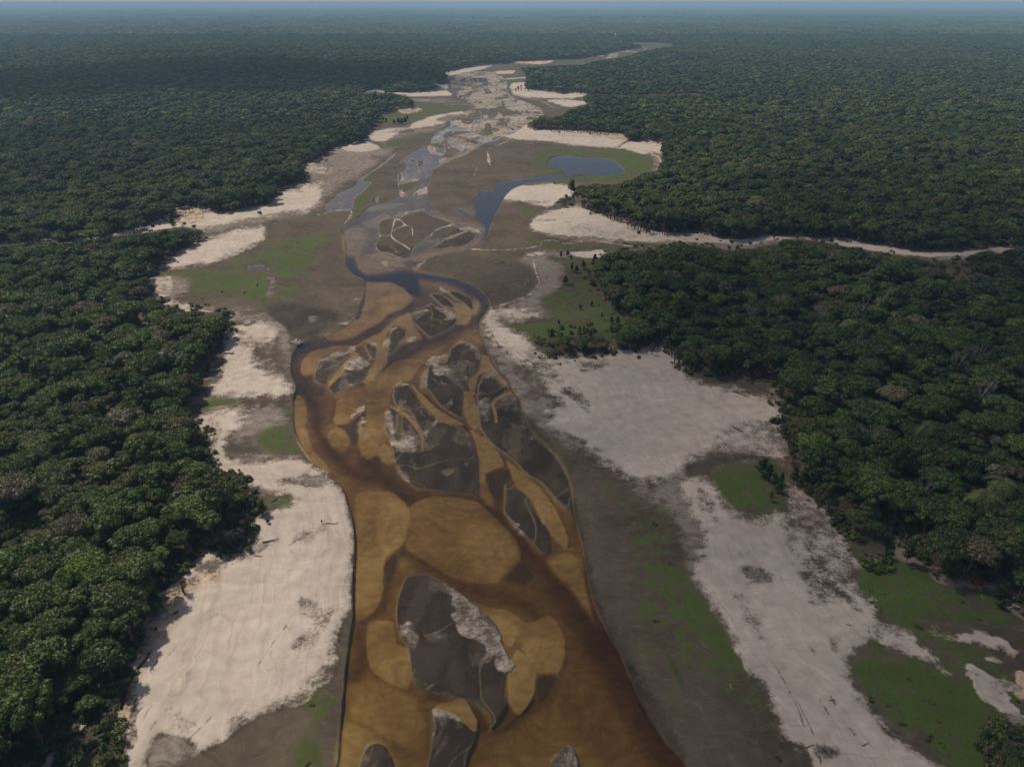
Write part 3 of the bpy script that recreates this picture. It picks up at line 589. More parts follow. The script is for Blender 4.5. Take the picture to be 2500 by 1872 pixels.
for s_, a_ in (('H 1350,1260 1400,1165 1470,1098 1510,1140 1530,1300', .7), ('H 365,325 480,305 560,400 600,440 560,480 620,525 540,490 430,470 380,400', .95), ('H 690,60 830,175 950,275 1015,340 1040,430 1075,500 1068,600 1030,590 960,480 900,400 780,390 740,340 735,270 790,250 740,190', .85),
           ('H 470,685 520,640 650,650 690,700 620,740', .5), ('H 580,860 700,870 860,1000 800,975 690,905 600,890', .8), ('H 150,1120 200,1070 270,1095 200,1095', .7),
           ('P 1460,605 1560,565 1740,540 1740,600 1640,640 1540,652', .8), ('P 1600,690 1740,690 1775,740 1600,760', .9), ('E 885,100 960,165 945,240 895,205', .6), ('Q 735,1030 860,1080 880,1180 750,1200', .5),
           ('E 305,190 360,350 465,360 450,425 340,432 308,330', .8), ('E 370,180 470,200 430,215', .3), ('V 690,235 832,140 832,185 700,272', .9), ('V 755,330 830,265 840,370 790,430', .8), ('V 1120,480 1350,480 1360,520 1330,600 1200,540 1130,560', .7),
           ('P 350,610 560,525 745,455 730,540 560,580 400,650', .8), ('P 640,690 760,570 850,610 870,690 740,705', .9), ('P 860,420 900,400 960,440 930,480', .6), ('P 1340,110 1480,50 1560,70 1500,115 1370,135', .8), ('P 1560,15 1700,60 1835,90 1848,170 1740,185 1640,90', .85),
           ('P 1090,320 1150,255 1280,270 1200,262 1110,340 1080,480 1060,470', .8), ('P 1180,890 1240,855 1320,870 1260,890', .8), ('P 1430,900 1500,700 1530,780 1470,945', .6), ('P 1750,500 1850,430 1960,420 2090,520 2100,600 2000,480 1860,450', .6),
           ('Q 740,880 800,780 880,770 960,830 860,800', .5), ('Q 880,620 960,740 1060,880 1000,830 900,720', .5), ('P 1330,390 1390,370 1400,400 1320,415', .8), ('E 1050,810 1120,900 1170,970 1120,920 1050,850', .6), ('E 1210,740 1280,860 1320,900 1240,800', .5),
           ('P 450,222 600,200 760,150 700,215 640,240 560,295 620,245', .95), ('P 650,130 740,100 700,150', .6), ('P 250,160 330,150 320,175 260,180', .5), ('S 1440,725 1500,740 1560,740 1520,790 1450,745', .9), ('S 580,600 620,650 600,660', .7), ('S 470,830 580,850 570,890 500,860', .5),
           ('S 770,430 850,425 880,480 980,520 880,500 800,470', .8), ('N 1650,960 1720,950 1860,980 1870,1030 1780,990 1680,1000', .8), ('N 990,300 1000,350 970,360', .9), ('N 960,440 1010,520 1060,550 980,500', .9), ('N 980,590 1010,590 1020,605', .9), ('N 970,380 990,400 970,420', .9),
           ('N 950,820 1080,790 1230,750 1260,770 1080,815 1050,850', .8), ('V 1190,850 1280,870 1330,960 1250,930', .8), ('V 1640,300 1540,380 1490,450', .7)):
    paint('fringe', s_, f=9, a=a_, rag=2.2)
paint('shallow', 'E 320,145 420,210 480,280 515,340 520,430', f=4, width=7)
paint('shallow', 'Q 1090,960 1000,1000 920,1050 890,1100 920,1180 930,1280', f=4, width=6, a=.9)
paint('line', 'E 620,235 600,270 545,330', f=2.5, width=4, a=.8)
paint('line', 'V 1370,190 1470,150', f=2, width=2, a=.7)
paint('line', 'V 1960,770 2010,690 2050,670', f=2, width=2, a=.6)
for s_, w_ in (('N 950,860 920,980 910,1050 960,1100 1050,1150 1110,1200', 4), ('N 920,1000 1060,930', 3), ('N 1350,1030 1400,980 1500,950 1580,920', 4), ('N 790,1045 900,1050', 2.5), ('N 1740,1000 1560,1050 1480,1090', 2.5),
               ('N 960,870 1010,880 1060,930 1130,960 1140,1040', 3), ('B 780,375 1000,382 1200,370 1290,350 1300,325 1380,320 1450,340 1540,330 1600,315 1700,330 1850,355 2100,375', 2.6),
               ('K 690,640 1030,655 1060,685 1250,690 1500,712', 1.8), ('N 110,825 350,770 470,775 480,840 420,900 400,930', 2.2), ('N 480,790 440,880', 2), ('O 400,290 190,375', 1.6), ('B 1240,470 1270,560 1280,600 1200,680 1060,730 960,760', 3),
               ('B 1245,440 1250,500', 3), ('N 1840,320 1800,400', 2)):
    paint('line', s_, f=2.4, width=w_, a=.85)
paint('line', 'O 170,390 200,450 215,560 180,530', f=3, a=.9)
# island darker hollows
paint('dark', 'H 470,270 600,400 820,450 900,700 955,950 880,830 700,780 480,660 455,500', f=30, a=.9, h=.03)
paint('dark', 'P 1380,200 1500,180 1560,300 1540,350', f=16, a=.8, h=.03)
paint('dark', 'P 1800,720 1950,760 1900,850 1860,780', f=16, a=.8, keep_h=True)
paint('dark', 'E 520,420 850,440 870,700 620,690', f=30, a=.6, keep_h=True)
paint('mud', 'E 540,260 700,290 620,400 540,380', f=30, a=.5, keep_h=True)
paint('mud', 'E 1090,310 1170,320 1150,520 1080,460', f=16, a=.7, keep_h=True)
paint('grass', 'H 1850,200 2000,260 2212,600 2212,900 2050,700 1900,450', f=91, a=.3)
# ---- braided far reach
paint('wet', 'K 900,1060 1010,980 1100,930 1110,850 1270,830 1250,770 1500,715 1380,700 1240,640 1190,600 1130,530 1100,420 1230,350 1560,335 1700,420 1720,520 1760,600 2080,720 2110,800 2050,850 1940,900 1800,1000 1670,1040 1600,1080 1400,1130 1300,1200 1050,1170 900,1150', f=6, a=.9)
for s_ in ('K 1340,400 1450,408 1640,430 1670,450 1500,460 1370,440', 'K 1140,520 1200,508 1250,520 1240,540', 'K 1310,500 1450,485 1600,520 1620,540 1500,525 1400,520', 'K 1330,545 1400,530 1425,555 1380,572',
           'K 1450,550 1540,540 1560,555 1480,568', 'K 1590,610 1640,580 1730,595 1650,635 1600,640', 'K 1700,640 1800,612 1950,640 2085,700 2110,790 1960,740 1850,720 1740,690',
           'K 1320,790 1400,760 1560,735 1640,750 1500,830 1400,830', 'K 1500,830 1640,770 1650,785 1530,850', 'K 1620,850 1760,785 1810,790 1720,860 1640,880', 'K 1110,910 1140,870 1300,835 1365,860 1300,905 1180,930',
           'K 1370,870 1410,850 1430,880 1390,900', 'K 1480,925 1600,890 1680,880 1640,910 1520,935', 'K 1660,915 1760,880 1795,890 1720,925', 'K 1390,1010 1500,985 1620,990 1500,1025', 'K 1260,595 1330,585 1340,608 1280,612',
           'K 1010,1239 1060,1200 1100,1210 1100,1239', 'K 1240,465 1340,480 1320,495', 'K 1260,720 1440,705 1500,715 1380,745 1260,750'):
    paint('mud', s_, f=3.5, a=.9, h=.2)
for s_ in ('K 1080,960 1120,900 1130,870 1180,850', 'K 1100,940 1250,950 1400,910', 'K 1190,600 1290,630 1330,670', 'K 1200,560 1180,600', 'K 1220,1030 1330,1000 1420,985', 'K 1640,1000 1740,930 1850,880 2000,870', 'K 1400,870 1380,920 1300,940', 'K 1700,640 1760,700 1880,730', 'K 1990,760 2060,800 2060,830', 'K 900,1060 960,1000 1100,940', 'K 1430,530 1440,580', 'K 1330,800 1420,850 1480,830', 'K 1260,1180 1340,1140 1430,1130'):
    paint('film', s_, f=3, width=4, a=.9, h=-.2)
paint('film', 'K 1870,725 1940,670 1945,710 1980,740 1920,745', f=3, h=-.5)
paint('film', 'N 1700,100 1740,90 1720,130 1690,150', f=3, h=-.5)
paint('wet', 'K 1760,545 1780,580 1950,625 2080,650 2212,720', f=3, width=4, a=.7)
paint('wet', 'M 380,452 600,440 800,425 900,395 1000,370 1060,320 1150,310 1130,360 1050,378 900,402 780,442 600,450', f=3, a=.9)
paint('film', 'M 1400,230 1430,260 1400,300 1430,300 1470,270', f=3, a=.9)
paint('wet', 'M 1280,290 1350,305', f=3, width=4)


paint('hazedbed', 'N 380,120 300,1100 560,820 900,650 950,300 1330,40 K 900,1060 1100,900 1300,830 1760,600 2150,800 1700,1060 1400,1150 N 1720,130 1350,340 1340,700 1900,900 1960,1000 1700,1200 1300,1239 S 1000,560 640,560 430,380', f=40, a=.6, h=-.2, where='water')  # far bed paled: distant haze and sky reflection painted into its colour
paint('dark', RIVER_SPEC, f=6, width=4, a=.6, keep_h=True)

# many small rills and bars of the far braided reach
r = sdf(smooth_line(pts('K 900,1060 1010,980 1100,930 1110,850 1270,830 1250,770 1380,700 1240,640 1190,600 1130,530 1100,420 1230,350 1560,335 1700,420 1720,520 1760,600 2080,720 2110,800 2050,850 1940,900 1800,1000 1670,1040 1400,1130 N 1500,230 1340,360 1300,520 1290,640 1000,620 990,500 980,380 1000,260 1170,130 1330,60'), True), True, 20)
w_, d_ = r
al = np.clip(d_ / 3 + .3, 0, 1)
wx = GX[w_] + fbm(GX[w_] / 40, GY[w_] / 90, 81, 2) * 22; wy = GY[w_] + fbm(GX[w_] / 40, GY[w_] / 90, 82, 2) * 40
def ridge(a, b, s_): return 1 - np.abs(fbm(wx / a, wy / b, s_, 2) * 2.2)
rd = ridge(15, 55, 83); rd2 = ridge(7, 30, 84); isl = fbm(wx / 13, wy / 48, 85, 2)
def lay(al_, **kw):
    for nme, i in CH.items():
        g = G[i][w_]; g += (kw.get(nme, 0.) - g) * al_
bar = fbm(wx / 17, wy / 60, 86, 3)
lay(al * np.clip((bar + .12) * 10, 0, 1), h=.05, mid=.5, pale=.44, bed=.06)
lay(al * np.clip((isl - .17) * 9, 0, 1) * .9, h=.18, mud=1.)
lay(al * np.clip((rd2 - .86) * 9, 0, 1) * .45, h=.07, mid=.4, pale=.6)
lay(al * np.clip((rd - .87) * 9, 0, 1) * .9, h=-.08, mid=.7, pale=.3)

# damp drifts, rake marks and stains on the banks
for s_, f_, a_ in (('D 1350,230 1420,260 1410,400 1360,470 1400,560 1440,600 1380,560 1320,440 1330,320', 10, .5), ('D 1550,330 1680,300 1760,360 1700,420 1560,400', 40, .5), ('D 1850,620 2000,600 2150,640 2100,690 1950,660', 30, .6),
                   ('D 1460,600 1600,660 1760,740 1700,760 1560,700', 14, .5), ('D 1900,960 2050,930 2150,960 2000,1040 1880,1040', 40, .35), ('D 1560,1070 1750,1020 1820,1040 1650,1150 1500,1180 1400,1230 1260,1241 1250,1190 1400,1130', 18, .7),
                   ('G 1900,480 2080,250 2150,230 2100,420 1980,520', 26, .45), ('G 1960,160 2060,220 2000,290 1960,240', 20, .4), ('G 1500,950 1700,880 1850,800 1950,760 1900,900 1700,960 1560,1020', 34, .5), ('G 1080,900 1130,860 1250,1000 1180,1010', 20, .3),
                   ('A 1640,1010 1740,960 1830,1040 1850,1180 1780,1230 1660,1150', 34, .5), ('A 1480,930 1600,900 1640,960 1560,1000', 18, .4), ('A 1350,1040 1450,1080 1440,1241 1340,1241', 16, .6),
                   ('Q 1240,560 1400,600 1700,800 1600,900 1400,840 1250,700', 40, .4), ('Q 1650,930 1760,960 1900,1090 1940,1130 1800,1060 1700,1010', 16, .5), ('Q 1540,1060 1680,1080 1640,1180 1540,1130', 22, .45), ('Q 1820,680 2000,650 2212,640 2212,690 2000,720 1860,740', 26, .4),
                   ('R 0,560 300,520 600,540 560,580 300,570 60,620', 40, .5), ('R 100,700 200,760 240,900 300,960 250,960 150,850', 20, .5), ('R 500,950 700,900 900,980 1000,1100 900,1080 760,980 600,960', 30, .45), ('R 300,1120 500,1080 560,1120 420,1150', 26, .35),
                   ('I 380,-20 560,-10 580,70 470,90 400,50', 20, .6), ('I 300,120 420,150 540,420 480,460 380,300', 30, .35), ('I 680,520 830,540 800,560 700,550', 8, .6), ('I 930,420 1010,430 1020,530 950,500', 10, .55), ('I 800,460 860,500 880,620 840,560', 8, .6),
                   ('I 860,1130 1000,1140 990,1190 880,1180', 24, .5), ('I 440,690 560,730 580,790 480,760', 16, .5), ('I 800,160 930,190 910,230 820,200', 20, .4), ('I 1000,100 1130,200 1200,290 1100,230', 14, .5),
                   ('B 1100,500 1180,560 1200,640 1140,680 1080,640', 24, .3), ('O 900,200 1300,230 1640,270 1300,260 1000,240', 16, .3), ('B 1450,200 1900,290 2100,300 1800,310 1500,260', 20, .3)):
    paint('mud' if a_ < .55 else 'mid', s_, f=f_, a=a_, keep_h=True, rag=1.8)
for s_ in ('D 1380,260 1360,380 1400,520 1480,600', 'D 1400,300 1385,400 1430,540', 'D 1320,260 1340,420', 'D 2000,740 2120,860 2200,1000', 'D 1620,1180 1820,1090 2000,980', 'D 1650,1220 1900,1100', 'B 1100,800 1150,870 1300,960 1450,1060', 'B 1010,900 1100,1020 1260,1140', 'B 960,880 1000,980 1120,1100',
           'Q 1650,930 1780,1020 1880,1110 1940,1130', 'Q 1380,670 1560,760 1700,850', 'R 240,960 330,920 600,870', 'R 640,940 760,1010 860,1180', 'R 550,1150 640,1244', 'R 500,350 560,420', 'I 180,100 330,330 430,480', 'I 560,560 650,700 740,880 780,1000', 'I 1000,540 1090,640 1200,850 1400,1060', 'I 680,300 900,800', 'I 1160,740 1300,930 1420,1050'):
    paint('mud', s_, f=2.6, width=2, a=.7, keep_h=True)

# thin runnels and pale crusts on the mid-channel bars
r = sdf(RIVER_OUT, True, 6); w_, d_ = r
inbar = (d_ > 3) * (G[CH['dark']][w_] > .45) * (G[0][w_] > .05)
wx = GX[w_] + NWX[w_] * .8; wy = GY[w_] + NWY[w_] * .8
r1 = 1 - np.abs(fbm(wx / 13, wy / 19, 87, 2) * 2.4); cr = fbm(wx / 4.5, wy / 9, 88, 3) + .35 * fbm(GX[w_] / 30, GY[w_] / 30, 89, 2)
lay(inbar * np.clip((r1 - .90) * 10, 0, 1) * .42, h=.06, mid=.6, bed=.4)
lay(inbar * np.clip((cr - .24) * 5, 0, 1) * .42, h=.2, mid=.75, pale=.25)
# patchy soil showing through the lower right green
r = sdf(smooth_line(pts('I 1200,260 1600,300 2000,340 2300,400 2300,1000 2080,880 1900,700 1700,640 1400,540 1180,520'), True), True, 20); w_, d_ = r
pn = fbm(GX[w_] / 7 + GY[w_] / 18, GY[w_] / 5, 93, 3)
lay(np.clip(d_ / 20, 0, 1) * np.clip((pn - .10) * 5, 0, 1) * .75, h=.8, pale=.7, mid=.3)
lay(np.clip(d_ / 20, 0, 1) * np.clip((-pn - .25) * 5, 0, 1) * .7, h=.7, grass=1.)
# ------------------------------------------------------------------ forest cover as a signed distance field (photograph pixels)
FS = np.full((NV, NU), -40., np.float32)
for p in FOREST:
    r = sdf(p, True, 40)
    if r: FS[r[0]] = np.maximum(FS[r[0]], r[1])
CS = np.full((NV, NU), -40., np.float32)
for p in CLEAR:
    r = sdf(p, True, 40)
    if r: CS[r[0]] = np.maximum(CS[r[0]], r[1])
FS = np.minimum(FS, -CS)
FS[:, (U < -700)] = 40; FS[:, (U > 3200)] = 40
al = np.clip((FS + NE1 * 4 + 1) / 7 + .5, 0, 1)
for nme, i in CH.items():
    tgt = {'h': 2.1, 'litter': 1.}.get(nme, 0.)
    G[i] += (tgt - G[i]) * al
paint('pale', 'A -80,362 0,355 130,337 310,300 500,314 640,302 800,276 940,255', f=5, width=6)
paint('pale', 'C 0,330 250,330 400,345 560,318 700,305 900,325 1180,370 1350,388 1500,412 1800,408 2000,385 2300,366', f=7, width=5, a=.9)
def forest_at(u, v):
    """bilinear look-up of the cover at photograph pixels"""
    iu = np.clip(np.interp(u, U, np.arange(NU)), 0, NU - 1.001); iv = np.clip(np.interp(v, VV, np.arange(NV)), 0, NV - 1.001)
    a = iu.astype(int); b = iv.astype(int); fu = iu - a; fv = iv - b
    return (FS[b, a] * (1 - fu) + FS[b, a + 1] * fu) * (1 - fv) + (FS[b + 1, a] * (1 - fu) + FS[b + 1, a + 1] * fu) * fv
def height_at(u, v):
    iu = np.clip(np.interp(u, U, np.arange(NU)), 0, NU - 1.001); iv = np.clip(np.interp(v, VV, np.arange(NV)), 0, NV - 1.001)
    return G[0][iv.astype(int), iu.astype(int)]

# distance from the river bank, metres: old waterlines follow it
rp = RIVER_OUT
rx, ry = ground_pt(rp[:, 0], rp[:, 1]); rw = np.stack([rx, ry], 1)
sub = 6
cx_, cy_ = GX[::sub, ::sub], GY[::sub, ::sub]
dm = np.full(cx_.shape, 1e9)
for i in range(len(rw) - 1):
    a_, b_ = rw[i], rw[i + 1]; e_ = b_ - a_; L_ = e_ @ e_ + 1e-9
    if max(a_[1], b_[1]) > 2500: continue
    t_ = np.clip(((cx_ - a_[0]) * e_[0] + (cy_ - a_[1]) * e_[1]) / L_, 0, 1)
    dm = np.minimum(dm, (cx_ - a_[0] - t_ * e_[0]) ** 2 + (cy_ - a_[1] - t_ * e_[1]) ** 2)
dm = np.sqrt(dm)
ri = np.arange(NV) / sub; ci_ = np.arange(NU) / sub
r0 = np.minimum(ri.astype(int), dm.shape[0] - 2); c0 = np.minimum(ci_.astype(int), dm.shape[1] - 2)
fr_, fc_ = (ri - r0)[:, None], (ci_ - c0)[None, :]
DR = (dm[r0][:, c0] * (1 - fr_) * (1 - fc_) + dm[r0 + 1][:, c0] * fr_ * (1 - fc_) + dm[r0][:, c0 + 1] * (1 - fr_) * fc_ + dm[r0 + 1][:, c0 + 1] * fr_ * fc_)
DR = np.clip(DR, 0, 400).astype(np.float32)

# relief: gentle swells on land, ripples on submerged bars
land = np.clip(G[0] / .3, 0, 1)
near = np.clip(PPM / 2, 0, 1)
relief = (fbm(GX / 6, GY / 6, 71, 3) * .10 + fbm(GX / 26, GY / 26, 72, 2) * .25) * land * near
rp1 = vnoise(GX / 2.6 + NE1 * 1.2, GY / 1.3 + NE1, 74); rip = (np.abs(rp1 * 2 - 1) - .5) * .12 + (NE2 * .05) + fbm(GX / 20, GY / 15, 75, 3) * .30
bedw = np.clip(-G[0] / .25, 0, 1) * G[CH['bed']]
GZ = G[0] + relief + rip * bedw * near * np.clip(.1 + (-G[0]) * 1.5, 0, 1.1)
sh = (G[0] < -.03)
GZ = np.where(sh, np.minimum(GZ, -.02), GZ)
GZ = np.where(G[0] > .04, np.maximum(GZ, .03), GZ).astype(np.float32)

# ------------------------------------------------------------------ material helpers
def new_mat(name):
    m = bpy.data.materials.new(name); m.use_nodes = True
    nt = m.node_tree; nt.nodes.clear()
    return m, nt
class NT:
    def __init__(s, nt): s.nt = nt
    def n(s, typ, **kw):
        nd = s.nt.nodes.new(typ)
        for k, v in kw.items():
            if k.startswith('i_'):
                key = k[2:]
                nd.inputs[int(key) if key.isdigit() else key].default_value = v
            else: setattr(nd, k, v)
        return nd
    def l(s, a, b): s.nt.links.new(a, b)
    def math(s, op, a, b=None, clamp=False):
        nd = s.n('ShaderNodeMath', operation=op, use_clamp=clamp)
        for i, x in enumerate((a, b)):
            if x is None: continue
            if isinstance(x, (int, float)): nd.inputs[i].default_value = x
            else: s.l(x, nd.inputs[i])
        return nd.outputs[0]
    def mix(s, f, a, b, mode='MIX'):
        nd = s.n('ShaderNodeMix', data_type='RGBA', blend_type=mode)
        for sock, x in ((nd.inputs[0], f), (nd.inputs[6], a), (nd.inputs[7], b)):
            if isinstance(x, (int, float)): sock.default_value = x
            elif isinstance(x, tuple): sock.default_value = (*x, 1)
            else: s.l(x, sock)
        return nd.outputs[2]
    def noise(s, vec, scale, detail=3, rough=.55, dist=0.):
        nd = s.n('ShaderNodeTexNoise', noise_dimensions='3D')
        nd.inputs['Scale'].default_value = scale; nd.inputs['Detail'].default_value = detail
        nd.inputs['Roughness'].default_value = rough; nd.inputs['Distortion'].default_value = dist
        s.l(vec, nd.inputs['Vector']); return nd.outputs['Fac']
    def ramp(s, f, *stops):
        nd = s.n('ShaderNodeValToRGB'); cr = nd.color_ramp
        while len(cr.elements) < len(stops): cr.elements.new(.5)
        for e, (p, c) in zip(cr.elements, stops):
            e.position = p; e.color = (*c, 1) if len(c) == 3 else c
        s.l(f, nd.inputs[0]); return nd.outputs[0]
    def remap(s, f, a, b, c=0., d=1.):
        nd = s.n('ShaderNodeMapRange')
        s.l(f, nd.inputs[0]); nd.inputs[1].default_value = a; nd.inputs[2].default_value = b; nd.inputs[3].default_value = c; nd.inputs[4].default_value = d
        return nd.outputs[0]
def stretch(t, vec, rot, sx, sy):
    mp = t.n('ShaderNodeMapping'); mp.inputs['Rotation'].default_value = (0, 0, rot)
    mp.inputs['Scale'].default_value = (sx, sy, 1); t.l(vec, mp.inputs['Vector']); return mp.outputs[0]

gm, nt = new_mat('ground_surface'); t = NT(nt)
geo = t.n('ShaderNodeNewGeometry'); P = geo.outputs['Position']
wa = t.n('ShaderNodeAttribute', attribute_name='cover_a'); wb = t.n('ShaderNodeAttribute', attribute_name='cover_b')
sa = t.n('ShaderNodeSeparateColor'); t.l(wa.outputs['Color'], sa.inputs[0])
sb = t.n('ShaderNodeSeparateColor'); t.l(wb.outputs['Color'], sb.inputs[0])
fine = t.noise(P, 1.1, 4, .65); fine2 = t.noise(P, .25, 4, .6); broad = t.noise(P, .035, 4, .6, .4)
wrp = t.n('ShaderNodeTexNoise'); wrp.inputs['Scale'].default_value = .045; wrp.inputs['Detail'].default_value = 3; t.l(P, wrp.inputs['Vector'])
wv0 = t.n('ShaderNodeVectorMath', operation='MULTIPLY_ADD'); t.l(wrp.outputs['Color'], wv0.inputs[0]); wv0.inputs[1].default_value = (26, 26, 0); t.l(P, wv0.inputs[2]); PW = wv0.outputs[0]
st1 = t.noise(stretch(t, PW, .12, .16, 1.9), 1.0, 4, .65, .8)
st2 = t.noise(stretch(t, PW, -1.53, .035, .7), 1.0, 4, .65, .9)
sx = t.n('ShaderNodeSeparateXYZ'); t.l(P, sx.inputs[0]); east = t.remap(sx.outputs[0], -30., 60., .25, 1.)
pale = t.mix(t.remap(fine2, .3, .7), (.35, .285, .228), (.455, .38, .31))
pale = t.mix(t.math('MULTIPLY', t.math('MULTIPLY', t.remap(st1, .45, .70), .45), east), pale, (.27, .215, .175))
pale = t.mix(t.math('MULTIPLY', t.remap(st2, .55, .74), .45), pale, (.21, .165, .13))
pale = t.mix(t.math('MULTIPLY', t.remap(broad, .5, .72), .45), pale, (.29, .235, .19))
pale = t.mix(t.math('MULTIPLY', t.remap(fine, .64, .74), .5), pale, (.17, .14, .11))
midc = t.mix(t.remap(fine2, .3, .7), (.125, .098, .079), (.195, .156, .128))
midc = t.mix(t.math('MULTIPLY', t.remap(st1, .42, .68), .6), midc, (.30, .245, .2))
midc = t.mix(t.math('MULTIPLY', t.remap(st2, .5, .72), .5), midc, (.105, .082, .066))
mud = t.mix(t.remap(broad, .35, .65), (.056, .041, .028), (.094, .070, .048))
mud = t.mix(t.math('MULTIPLY', t.remap(fine2, .45, .7), .45), mud, (.125, .094, .066))
mud = t.mix(t.math('MULTIPLY', t.remap(st1, .54, .68), .5), mud, (.15, .115, .087))
mud = t.mix(t.math('MULTIPLY', t.remap(fine, .58, .68), .5), mud, (.045, .034, .024))
mud = t.mix(t.math('MULTIPLY', t.remap(st2, .5, .75), .4), mud, (.04, .036, .02))
dark = t.mix(t.remap(fine2, .3, .7), (.019, .0125, .0075), (.034, .023, .0145))
isl_n = t.noise(stretch(t, P, .3, .14, .06), 1.0, 4, .55, .5)
dark = t.mix(t.math('MULTIPLY', t.remap(isl_n, .48, .62), .6), dark, (.058, .040, .027))
dark = t.mix(t.math('MULTIPLY', t.remap(isl_n, .46, .36), .6), dark, (.013, .009, .0065))
dark = t.mix(t.math('MULTIPLY', t.remap(fine, .56, .68), .35), dark, (.10, .073, .052))
dark = t.mix(t.math('MULTIPLY', t.remap(st2, .5, .72), .4), dark, (.056, .040, .028))
gr_f = t.remap(fine, .35, .65)
grass = t.mix(gr_f, (.034, .068, .008), (.064, .110, .016))
grass = t.mix(t.math('MULTIPLY', t.remap(broad, .42, .66), .75), grass, (.055, .058, .018))
grass = t.mix(t.math('MULTIPLY', t.remap(fine2, .55, .75), .5), grass, (.07, .058, .036))
bed = t.mix(t.remap(fine2, .3, .7), (.35, .245, .09), (.43, .31, .122))
rpl = t.noise(stretch(t, PW, .3, .8, 1.25), 1.0, 3, .6, .8)
vor = t.n('ShaderNodeTexVoronoi', feature='SMOOTH_F1'); vor.inputs['Scale'].default_value = .42; vor.inputs['Smoothness'].default_value = .35; t.l(stretch(t, PW, .4, .75, 1.3), vor.inputs['Vector'])
bed = t.mix(t.math('MULTIPLY', t.remap(vor.outputs['Distance'], .35, .75), .42), bed, (.21, .13, .04))
bed = t.mix(t.math('MULTIPLY', t.remap(rpl, .47, .6), .3), bed, (.22, .14, .045))
bed = t.mix(t.math('MULTIPLY', t.remap(fine, .5, .75), .2), bed, (.28, .19, .07))
litter = t.mix(fine2, (.040, .031, .022), (.085, .062, .042))
litter = t.mix(t.math('MULTIPLY', t.remap(fine, .5, .7), .5), litter, (.03, .045, .015))
warm = t.mix(t.remap(fine2, .3, .7), (.40, .27, .175), (.50, .36, .24))
warm = t.mix(t.math('MULTIPLY', t.remap(fine, .5, .68), .6), warm, (.15, .10, .065))
sep = {}
cov = {'pale': sa.outputs[0], 'dark': sa.outputs[1], 'grass': sa.outputs[2], 'bed': sb.outputs[0], 'litter': sb.outputs[1], 'mid': sb.outputs[2], 'warm': wa.outputs['Alpha']}
edge = t.math('ADD', t.math('ADD', t.math('MULTIPLY', t.math('SUBTRACT', fine, .5), 1.6), t.math('MULTIPLY', t.math('SUBTRACT', fine2, .5), 1.6)), t.math('ADD', t.math('MULTIPLY', t.math('SUBTRACT', st1, .5), .7), t.math('MULTIPLY', t.math('SUBTRACT', broad, .5), 1.2)))
shore = t.math('MULTIPLY', wb.outputs['Alpha'], 100.)
wv = t.n('ShaderNodeCombineXYZ'); t.l(t.math('ADD', t.math('ADD', shore, t.math('MULTIPLY', broad, 14.)), t.math('MULTIPLY', fine2, 2.5)), wv.inputs[0]); t.l(t.math('MULTIPLY', sx.outputs[1], .03), wv.inputs[1]); t.l(t.math('MULTIPLY', sx.outputs[0], .03), wv.inputs[2])
wline = t.noise(wv.outputs[0], .55, 4, .7)
wline2 = t.noise(wv.outputs[0], 1.9, 3, .7)
col = mud
for k, c in (('dark', dark), ('mid', midc), ('grass', grass), ('pale', pale), ('warm', warm), ('litter', litter), ('bed', bed)):
    w = cov[k]
    if k == 'grass': w = t.math('MULTIPLY', w, t.remap(t.math('ADD', t.math('MULTIPLY', broad, .5), t.math('MULTIPLY', fine2, .5)), .42, .56, .35, 1.))
    if k in ('pale', 'mid'):
        c = t.mix(t.math('MULTIPLY', t.remap(wline, .52, .66), .32), c, tuple(x * .55 for x in ((.42, .335, .25) if k == 'pale' else (.2, .15, .12))))
        c = t.mix(t.math('MULTIPLY', t.remap(wline2, .56, .68), .32), c, tuple(x * .55 for x in ((.42, .335, .25) if k == 'pale' else (.2, .15, .12))))
        c = t.mix(t.math('MULTIPLY', t.remap(wline2, .44, .34), .4), c, (.5, .42, .34) if k == 'pale' else (.3, .24, .19))
    if k in ('grass', 'pale', 'mid', 'warm', 'dark'):
        # break up the half-covered margins into patches
        bell = t.math('MULTIPLY', t.math('MULTIPLY', w, t.math('SUBTRACT', 1., w)), 4.)
        wr = t.math('ADD', w, t.math('MULTIPLY', bell, edge), clamp=True)
        ms = t.n('ShaderNodeMapRange', interpolation_type='SMOOTHSTEP'); t.l(wr, ms.inputs[0]); ms.inputs[1].default_value = .1; ms.inputs[2].default_value = .9
        w = ms.outputs[0]
    col = t.mix(w, col, c)
var = t.n('ShaderNodeAttribute', attribute_name='tone')
col = t.mix(1.0, col, var.outputs['Color'], 'MULTIPLY')
bs = t.n('ShaderNodeBsdfPrincipled'); t.l(col, bs.inputs['Base Color'])
rough = t.math('SUBTRACT', .95, t.math('MULTIPLY', cov['dark'], .32)); t.l(rough, bs.inputs['Roughness'])
bs.inputs['Specular IOR Level'].default_value = .12
bump = t.n('ShaderNodeBump'); bump.inputs['Strength'].default_value = .55; bump.inputs['Distance'].default_value = .35
t.l(t.math('ADD', t.math('MULTIPLY', fine, .6), fine2), bump.inputs['Height']); t.l(bump.outputs[0], bs.inputs['Normal'])
o = t.n('ShaderNodeOutputMaterial'); t.l(bs.outputs[0], o.inputs['Surface'])

